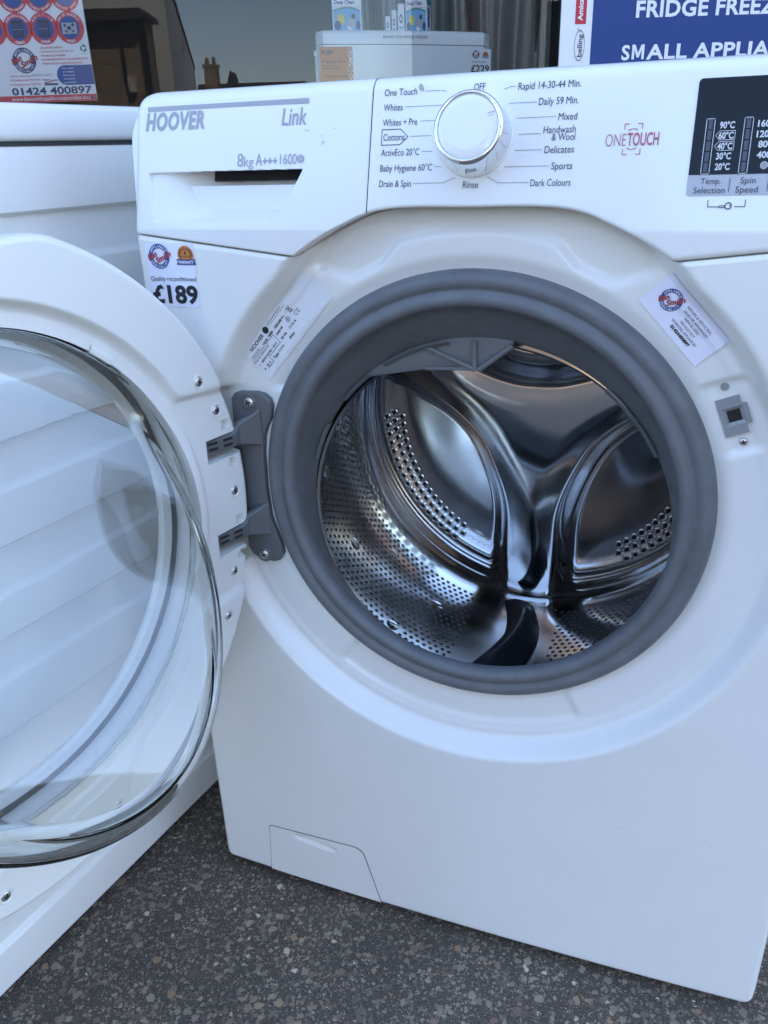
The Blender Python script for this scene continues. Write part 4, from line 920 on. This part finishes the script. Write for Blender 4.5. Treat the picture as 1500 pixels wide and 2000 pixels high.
# glass bowl, its front face slants: shallow at the top, deep at the bottom
def rim(a_): o = 0.035 - 0.0919 * sin(a_); return 0.1669 - 0.2613 * o, o
mb = MB(); n = 160; P = []; GT = 0.0055
for i in range(n):
    a_ = 2 * pi * i / n; R_, o_ = rim(a_); c, s_ = cos(a_), sin(a_); F0 = -0.0125
    L_ = hypot(R_ - 0.191, o_ - F0)
    row = [(0.1985, F0), (0.1960, F0 + 0.0006), (0.1925, F0 + 0.0006)]
    e = sstep(0.035, 0.11, L_); rc = lerp(0.0055, 0.0180, e)
    wx, wo = (R_ - 0.191) / L_, (o_ - F0) / L_; end = max(0.2, 1 - rc / L_)
    for t in (0.05, 0.12, 0.25, 0.4, 0.55, 0.7, 0.85, 1.0): row.append((lerp(0.1910, R_, t * end), lerp(F0, o_, t * end)))
    p0, p1, p2 = row[-1], (R_ + 0.0005, o_ + 0.0005), (R_ - rc * 1.1, o_ + 0.092 * 0 )
    for k in range(1, 9):
        t = k / 8; row.append(tuple((1 - t) ** 2 * p0[q] + 2 * t * (1 - t) * p1[q] + t * t * p2[q] for q in (0, 1)))
    lr, lo_ = row[-1]
    for f in (0.95, 0.88, 0.78, 0.64, 0.48, 0.32, 0.16, 0.0):
        om = 0.035 - 0.0919 * (lr * f * s_) / 0.1545
        row.append((lr * f, lerp(om, lo_, f ** 8) - 0.004 * (1 - f ** 2.5)))
    inn = []
    for k, (r, o) in enumerate(row):
        r0_, o0_ = row[max(0, k - 1)]; r1_, o1_ = row[min(len(row) - 1, k + 1)]; tr_, to_ = r1_ - r0_, o1_ - o0_; l_ = hypot(tr_, to_)
        if k == len(row) - 1: tr_, to_, l_ = -1, 0, 1
        inn.append((max(0.0, r - GT * to_ / l_), o + GT * tr_ / l_))
    inn[-1] = (0.0, inn[-1][1])
    pr = list(reversed(row)) + [(0.1985, F0 - 0.004)] + inn[1:]
    P.append([D(r * c, r * s_, o) for r, o in pr])
mb.grid(P, closed_u=True)
mb.build('glass_bowl', M['bowl'], door, 180, solid=True)

# ================================================================== IN AND ON THE SHOP WINDOW
def PW(d): return lambda s, z: W(s, d, z)
# hanging poster just inside the glass
PX0, PX1, PZ0, PZ1 = -1.222, -0.9157, 0.8958, 1.33
po = MB(); po.box((PX0, 0.076, PZ0), (PX1, 0.0795, PZ1), WT); poster = po.build('shop_poster', M['pwhite'], None, None, org=W(-1.07, 0.078, PZ0))
ORG[poster.name] = W(-1.07, 0.078, PZ0)
poster['label'] = 'white advertising board with red and blue circles inside the left of the window'; poster['category'] = 'poster'
A, B_, D_ = PW(0.0755), PW(0.0750), PW(0.0745)
mb = MB()   # 0 red 1 blue 2 white 3 navy 4 green 5 grey 6 script 7 lightgrey
for rz in (1.0091, 1.0575):
    for k in range(-4, 3):
        cx = -0.9433 - 0.0 + (k - 1) * 0.0445 - 0.0002
        if cx < PX0 + 0.02 or cx > PX1 - 0.01: continue
        disc(mb, cx, rz, 0.0, 0.0245, A, 40, 0); disc(mb, cx, rz, 0.0, 0.0168, B_, 36, 1)
names = {-0.9433 - 0.0447: ('BUILT-IN', 'OVENS'), -0.9433 - 0.0002 - 0.0: None}
tops = ('GAS OR ELECTRIC', 'BUILT-IN', 'AMERICAN & RANGE', 'GAS', 'COOKER'); bots = ('HOBS', 'OVENS', 'COOKERS', 'RANGES', 'HOODS'); b2 = ('DRYER ECO', 'TUMBLE DRYERS', 'WASHING MACHINES', 'FRIDGES', 'FREEZERS')
for k in range(5):
    cx = -0.9435 - 0.0445 * k
    arctext(mb, tops[k], cx, 1.0091, 0.0185, 0.0036, radians(150), radians(30), B_, False, 0.02, 2)
    arctext(mb, bots[k], cx, 1.0091, 0.0183, 0.0040, radians(248), radians(292), B_, True, 0.03, 2)
    arctext(mb, b2[k], cx, 1.0575, 0.0183, 0.0036, radians(215), radians(325), B_, True, 0.02, 2)
# pictures of appliances in the circles
quad(mb, -0.9565, 0.9995, -0.9315, 1.0165, D_, 7)
for ax, az, r_ in ((-0.951, 1.0125, 0.0022), (-0.944, 1.0085, 0.0030), (-0.937, 1.0130, 0.0026), (-0.950, 1.0035, 0.0018), (-0.9375, 1.0035, 0.0018)): disc(mb, ax, az, 0, r_, PW(0.0740), 14, 3)
for ax in (-0.9475, -0.9405): stroke(mb, [(ax, 1.000), (ax, 1.016)], 0.0004, PW(0.0740), 3)
for k in (1, 2, 3):
    cx = -0.9435 - 0.0445 * k
    quad(mb, cx - 0.0092, 0.9965, cx + 0.0092, 1.0215, D_, 5); quad(mb, cx - 0.0078, 0.9985, cx + 0.0078, 1.0075, PW(0.0740), 3); quad(mb, cx - 0.0078, 1.0090, cx + 0.0078, 1.0175, PW(0.0740), 3); stroke(mb, [(cx - 0.0085, 1.0083), (cx + 0.0085, 1.0083)], 0.0006, PW(0.0738), 7)
for i, (s_, x1) in enumerate((('• WE DELIVER & INSTALL', -0.9610), ('• WE REMOVE OLD ITEMS FOR YOU', -0.9430), ('• WE ARE FULLY INSURED', -0.9585), ('• WE ARE NICE PEOPLE TO DO BUSINESS WITH', -0.9202), ('• WE BUY GOOD CLEAN APPLIANCES ETC', -0.9290))):
    put(mb, s_, -1.0028, x1, 0.9802 - i * 0.0061, 0.0031, A, 0.015, mi=0)
for k in range(3): disc(mb, -0.9258, 0.9775, 0.0028, 0.0056, A, 10, 4, radians(20 + 120 * k), radians(115 + 120 * k))
put(mb, 'Recycle', -0.9300, -0.9215, 0.9695, 0.0016, A, mi=4)
emblem(mb, -1.0315, 0.9616, 0.0200, A, B_, 3, 6, 2)
# blue tab
mb.m = 1; bl = [(-0.9158, 0.9525), (-0.9158, 0.9218)] + [(-0.9640 + 0.0152 * cos(radians(a_)), 0.93715 + 0.01535 * sin(radians(a_))) for a_ in range(270, 89, -15)]
mb.add([A(*q) for q in bl], [tuple(range(len(bl)))])
for i, s_ in enumerate(('Scan, save', 'our details.', 'Check our stock', '& see all our', 'reviews!')): put(mb, s_, -0.9690 if i not in (1, 3) else -0.9680, -0.9480, 0.9480 - i * 0.0055, 0.0026, B_, 0.01, mi=2)
put(mb, 'Visit our showroom', -1.0610, -1.0245, 0.9380, 0.0033, A, 0.005, mi=0); put(mb, 'Mon-Fri 9-5  Sat 9-2', -1.0225, -0.9893, 0.9388, 0.0034, A, 0.02, mi=3)
put(mb, '138 Sedlescombe Rd North', -1.0624, -1.0090, 0.9318, 0.0033, A, 0.005, mi=0); put(mb, 'St. Leonards on sea, TN37 7EJ', -1.0640, -1.0106, 0.9248, 0.0033, A, 0.005, mi=0)
put(mb, 'Next to', -1.0050, -0.9926, 0.9312, 0.0032, A, 0.015, mi=3); quad(mb, -1.0035, 0.9222, -0.9800, 0.9252, A, 3); stroke(mb, [(-1.003, 0.9262), (-0.994, 0.9275), (-0.986, 0.9300), (-0.980, 0.9298)], 0.0016, A, 6)
put(mb, '01424 400897', -1.0633, -0.9220, 0.9140, 0.0115, A, 0.025, mi=3)
quad(mb, PX0, PZ0 + 0.0002, PX1 - 0.0001, 0.9068, A, 0); put(mb, 'www.bensmithappliancespecialist.co.uk', -1.0660, -0.9200, 0.9018, 0.0062, B_, 0.005, mi=2)
disc(mb, -0.9235, 0.9012, 0, 0.0032, D_, 20, 3)
mb.build('poster_print', [M['pred'], M['pblue'], M['pwhite'], M['pnavy'], M['green'], M['lifter'], M['brick_red'], M['silver']], poster, None)

# blue price-list sign fixed to the outside of the glass
SX0, SX1, SZ0, SZ1 = -0.0965, 0.62, 0.72, 1.22
sg = MB(); sg.box((SX0, 0.040, SZ0), (SX1, 0.0445, SZ1), WT); sign = sg.build('shop_sign', M['signwhite'], None, None, org=W(0.2, 0.042, SZ0)); ORG[sign.name] = W(0.2, 0.042, SZ0)
sign['label'] = 'large blue sign lettered fridge freezers with a white side strip on the right window'; sign['category'] = 'sign'
mb = MB(); A, B_ = PW(0.0396), PW(0.0392)
quad(mb, -0.0425, SZ0, SX1, SZ1, A, 0)
put(mb, 'FRIDGE FREEZERS', 0.0320, 0.3310, 1.0062, 0.0245, B_, 0.03, mi=1, sp=1.05); put(mb, 'S', 0.0125, 0.0268, 0.9415, 0.0225, B_, 0.028, mi=1); put(mb, 'ALL APPLIANCES', 0.0560, 0.3750, 0.9415, 0.0225, B_, 0.028, mi=1, sp=1.05)
def bigM(x, z, w_, h_, t): mb.m = 1; mb.add([B_(x + a_ * 1.0, z + b_) for a_, b_ in ((0, 0), (0, h_), (t * 1.25, h_), (w_ / 2, h_ * 0.42), (w_ - t * 1.25, h_), (w_, h_), (w_, 0), (w_ - t, 0), (w_ - t, h_ * 0.66), (w_ / 2 + t * 0.42, h_ * 0.12), (w_ / 2 - t * 0.42, h_ * 0.12), (t, h_ * 0.66), (t, 0))], [tuple(range(13))])
bigM(0.0305, 0.9303, 0.0215, 0.0225, 0.0044); put(mb, 'WASHING MACHINES', 0.0125, 0.3750, 1.0680, 0.0245, B_, 0.018, mi=1)
quad(mb, -0.0722, 0.9862, -0.0533, 1.065, A, 2)
def up(cx, cz): return lambda u, v: B_(cx - v, cz + u)
put(mb, 'Amica', 0.0, 0.0330, 0.0, 0.0085, up(-0.0640, 0.9912), 0.03, mi=1)
n = 40; P = [[B_(-0.0625 + r * 0.0090 * cos(2 * pi * i / n), 0.9540 + r * 0.0235 * sin(2 * pi * i / n)) for r in (0.94, 1.0)] for i in range(n)]; mb.m = 3; mb.grid(P, closed_u=True, flip=True)
put(mb, 'belling', -0.0170, 0.0170, 0.0, 0.0085, up(-0.0620, 0.9540), 0.01, mi=3); put(mb, '®', 0.0, 0.0030, 0, 0.003, up(-0.0660, 0.9775), 0, mi=3)
mb.build('sign_print', [M['signblue'], M['signwhite'], M['signred'], M['blackink']], sign, None)

# fridge freezer behind the glass
FY = radians(25); FC = Vector((-0.25, 1.466, 0)); FU = Vector((cos(FY), sin(FY), 0)); FI = Vector((-sin(FY), cos(FY), 0)); FW = 0.208
FC = FC + FU * 0.002
def bow(u): return -0.016 * (1 - (u / FW) ** 2)
def FT(u, d, z): return FC + FU * u + FI * d + Vector((0, 0, z - u * 0.031))
def slab(z0, z1, r, d1, inset=0.0, ztopr=0.0):
    mb = MB(); us = frange(-FW + inset, FW - inset, 25); ring = []
    for u in us:
        e = FW - inset - abs(u); y = bow(u) + inset + (r - sqrt(max(0, r * r - (r - e) ** 2)) if e < r else 0); ring.append((u, y))
    ring += [(FW - inset, d1), (-FW + inset, d1)]
    lv = [(z0, 0.0)] + ([(z1, 0.0)] if not ztopr else [(z1 - ztopr, 0.0), (z1 - ztopr * 0.5, ztopr * 0.13), (z1 - ztopr * 0.13, ztopr * 0.5), (z1, ztopr)])
    rows = []
    for z, ins in lv:
        k = 1 - ins / FW; rows.append([FT(u * k, d + (ins if d < 0.1 else -ins), z) for u, d in ring])
    mb.grid(rows, closed_v=True, flip=False); mb.add(rows[-1], [tuple(range(len(ring)))]); mb.add(rows[0], [tuple(range(len(ring)))])
    return mb
fr = thing('fridge_freezer', 'pale slim fridge freezer behind the glass with an orange sticker and price tag', 'fridge', FT(0, 0.25, 0.03))
slab(0.03, 1.022, 0.018, 0.055, 0.0).build('door', M['fridge'], fr, 40, solid=True)
slab(1.0235, 1.0525, 0.018, 0.055, 0.0, 0.008).build('door_cap', M['fridge'], fr, 40, solid=True)
mb = MB(); mb.box((-FW + .004, 0.06, 0.03), (FW - .004, 0.50, 1.046), lambda p: FT(p.x, p.y, p.z)); mb.build('cabinet', M['fridge'], fr, None, bevel=0.004)
mb = MB(); mb.box((-FW - .006, 0.02, 1.0), (-FW + .012, 0.075, 1.012), lambda p: FT(p.x, p.y, p.z)); mb.box((-FW - .004, 0.028, 0.90), (-FW + .001, 0.05, 1.0), lambda p: FT(p.x, p.y, p.z)); mb.build('hinge', M['signwhite'], fr, None, bevel=0.002)
def FS(off): return lambda u, z: FT(u, bow(u) - off, z)
A, B_, D_ = FS(0.0008), FS(0.0013), FS(0.0018)
mb = MB(); quad(mb, -0.2010, 0.930, -0.1235, 1.0175, A); ost = mb.build('register_sticker', M['orange'], fr, None)
rnd = random.Random(3); mb = MB()
put(mb, 'BUSH', -0.1965, -0.1700, 1.0070, 0.0072, B_, 0.04); put(mb, 'Register Now', -0.1950, -0.1400, 0.9880, 0.0062, B_, 0.0); put(mb, 'Registering your', -0.1945, -0.1555, 0.9785, 0.0034, B_); put(mb, 'guarantee is easy', -0.1945, -0.1545, 0.9730, 0.0034, B_); put(mb, '0800 587 9309', -0.1780, -0.1360, 0.9560, 0.0045, B_); stroke(mb, [(-0.1915, 0.9580), (-0.1815, 0.9580), (-0.1865, 0.9530)], 0.0006, B_, closed=True)
stroke(mb, [(-0.190, 1.0015), (-0.178, 1.0015)], 0.0010, B_)
mb.m = 1
for i in range(120):
    z = rnd.uniform(0.932, 1.016); u = -0.1235 - abs(rnd.gauss(0, 0.0055)) - 0.0008; r_ = rnd.uniform(0.0006, 0.0014); disc(mb, u, z, 0, r_, B_, 6, 1)
mb.build('sticker_print', [M['ink'], M['fridge']], ost, None)
mb = MB(); put(mb, 'BRAND NEW FRIDGE FREEZER', -0.050, 0.055, 1.0385, 0.0058, A, 0.0)
mb.build('cap_lettering', M['ink'], fr, None)
mb = MB(); quad(mb, 0.158, 0.960, 0.209, 1.016, A, 0); emblem(mb, 0.1715, 1.0045, 0.0085, B_, D_, 1, 2, 0); warranty(mb, 0.1955, 1.0045, 0.0068, B_, D_, FS(0.0022), 3, 4, 1, 0); put(mb, 'BRAND NEW', 0.162, 0.198, 0.9895, 0.0028, B_, mi=4); put(mb, '£229', 0.160, 0.205, 0.9755, 0.0150, B_, 0.02, mi=4)
pt = mb.build('price_tag', [M['fridge'], M['navy'], M['brick_red'], M['orange'], M['blackink']], fr, None)

# boxes of cleaner standing on the fridge freezer
def carton(u0, u1, d0, d1, h, label, face=True, ang=0.0, side_blue=False):
    uc, dc = (u0 + u1) / 2, (d0 + d1) / 2; c, s_ = cos(ang), sin(ang); z0 = 1.0528
    def CT(u, d, z): u, d = u - uc, d - dc; return FT(uc + u * c - d * s_, dc + u * s_ + d * c, z)
    mb = MB(); mb.box((u0, d0, z0), (u1, d1, z0 + h), lambda p: CT(p.x, p.y, p.z)); bx = mb.build('cleaner_box', M['signwhite'], None, None, org=CT(uc, dc, z0), bevel=0.0008); ORG[bx.name] = CT(uc, dc, z0)
    bx['label'] = label; bx['category'] = 'box'; bx['group'] = 'appliance cleaner boxes on top of the fridge freezer'
    w_ = u1 - u0; F = lambda o: (lambda u, z: CT(u0 + u * w_, d0 - o, z0 + z)); A, B_, D_ = F(0.0006), F(0.0010), F(0.0014)
    mb = MB()
    if face:
        # tinted picture at the foot, wave above it, product words, blue head
        mb.m = 2; wave = [(0.04 + 0.92 * i / 12, 0.0400 + 0.006 * sin(i / 12 * pi)) for i in range(13)]
        mb.add([A(0.04, 0.001), A(0.96, 0.001)] + [A(*q) for q in reversed(wave)], [tuple(range(15))])
        mb.m = 3; n_ = 13; mb.grid([[B_(u, z), B_(u, z + 0.0035)] for u, z in wave], flip=True)
        D2 = lambda u, z: D_(u, z)
        def blob(cx, cz, rx, rz, mi): mb.m = mi; mb.add([B_(cx + rx * cos(2 * pi * i / 14), cz + rz * sin(2 * pi * i / 14)) for i in range(14)], [tuple(range(14))])
        blob(0.30, 0.024, 0.13, 0.012, 4); blob(0.18, 0.012, 0.12, 0.010, 1); blob(0.66, 0.018, 0.15, 0.010, 5); blob(0.72, 0.030, 0.07, 0.006, 6); blob(0.60, 0.008, 0.10, 0.005, 0); blob(0.88, 0.012, 0.08, 0.009, 1)
        put(mb, 'Service-it', 0.08, 0.66, 0.0715, 0.0078, A, 0.02, mi=1); put(mb, 'Deep Clean', 0.08, 0.78, 0.0595, 0.0078, A, 0.02, mi=1); put(mb, 'removes limescale and grease', 0.08, 0.92, 0.0500, 0.0026, A, mi=7)
        quad(mb, 0.20, 0.0810, 0.78, 0.0845, A, 3); mb.m = 1; mb.add([A(0.04, h - 0.001), A(0.04, 0.094), A(0.3, 0.087), A(0.7, 0.087), A(0.96, 0.094), A(0.96, h - 0.001)], [tuple(range(6))])
    else:
        put(mb, 'O', 0.25, 0.75, h * 0.5, h * 0.28, A, 0.05, mi=1); quad(mb, 0.2, h * 0.15, 0.8, h * 0.24, A, 2)
    G = lambda o: (lambda d, z: CT(u1 + o, d0 + d, z0 + z)); A2 = G(0.0006); dd = d1 - d0
    if side_blue:
        quad(mb, 0.001, h * 0.52, dd - 0.001, h - 0.001, A2, 1); quad(mb, 0.001, h * 0.38, dd - 0.001, h * 0.46, A2, 3); quad(mb, dd * 0.25, h * 0.08, dd * 0.6, h * 0.34, A2, 1)
    mb.build('box_print', [M['signwhite'], M['navy'], M['sky_print'], M['teal'], M['yellow'], M['silver'], M['ink'], M['pred']], bx, None)
carton(-0.163, -0.094, 0.022, 0.060, 0.155, 'tall cleaner box standing alone on the left of the fridge freezer top', ang=radians(-9))
carton(0.014, 0.066, 0.022, 0.062, 0.150, 'tall cleaner box with a dark blue side, front of the right hand cluster', ang=radians(-22), side_blue=True)
carton(-0.004, 0.012, 0.050, 0.085, 0.062, 'narrow white box close beside the tall right hand cleaner box', face=False, ang=radians(-15))
carton(-0.018, -0.006, 0.060, 0.095, 0.050, 'second narrow white box from the right hand tall box', face=False, ang=radians(-15))
carton(-0.032, -0.020, 0.068, 0.105, 0.038, 'shortest white box at the left end of the right hand cluster', face=False, ang=radians(-15))

# clear film hanging over stock at the back, between the fridge freezer and the sign
mb = MB(); P = []
for i in range(141):
    s_ = -0.45 + 0.62 * i / 140; row = []
    for k in range(16):
        z = 0.25 + 1.75 * k / 15; f = 0.03 * sin(s_ * 62 + 0.6 * sin(z * 3)) + 0.018 * sin(s_ * 121 + 1.3 + z * 1.4) + 0.012 * sin(s_ * 31 + z * 2.2)
        row.append(W(s_ + 0.012 * sin(z * 4 + s_ * 20), 1.45 + f, z))
    P.append(row)
mb.grid(P); sh = mb.build('plastic_sheet', M['wrap'], None, 180, org=W(-0.14, 1.45, 0.25)); sh['label'] = 'dim grey plastic sheet hanging in folds behind the glass right of the fridge freezer'; sh['category'] = 'sheet'
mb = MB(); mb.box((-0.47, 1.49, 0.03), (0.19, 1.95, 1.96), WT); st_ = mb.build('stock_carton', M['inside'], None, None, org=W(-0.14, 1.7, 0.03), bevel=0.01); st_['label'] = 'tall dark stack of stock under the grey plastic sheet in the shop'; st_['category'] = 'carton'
def rb(q): return W(-0.205 + q[0], 1.15 + q[1], 0.955 + q[2])
mb = MB(); mb.lathe([(0.062, -0.90), (0.062, 0.0), (0.058, 0.022), (0.045, 0.042), (0.020, 0.054), (0.0, 0.057)], lambda u, v, h: rb((u, v, h)), 32); rl = mb.build('red_canister', M['signred'], None, 50, org=W(-0.205, 1.15, 0.055)); rl['label'] = 'dull red rounded canister in the shop just right of the fridge freezer'; rl['category'] = 'canister'
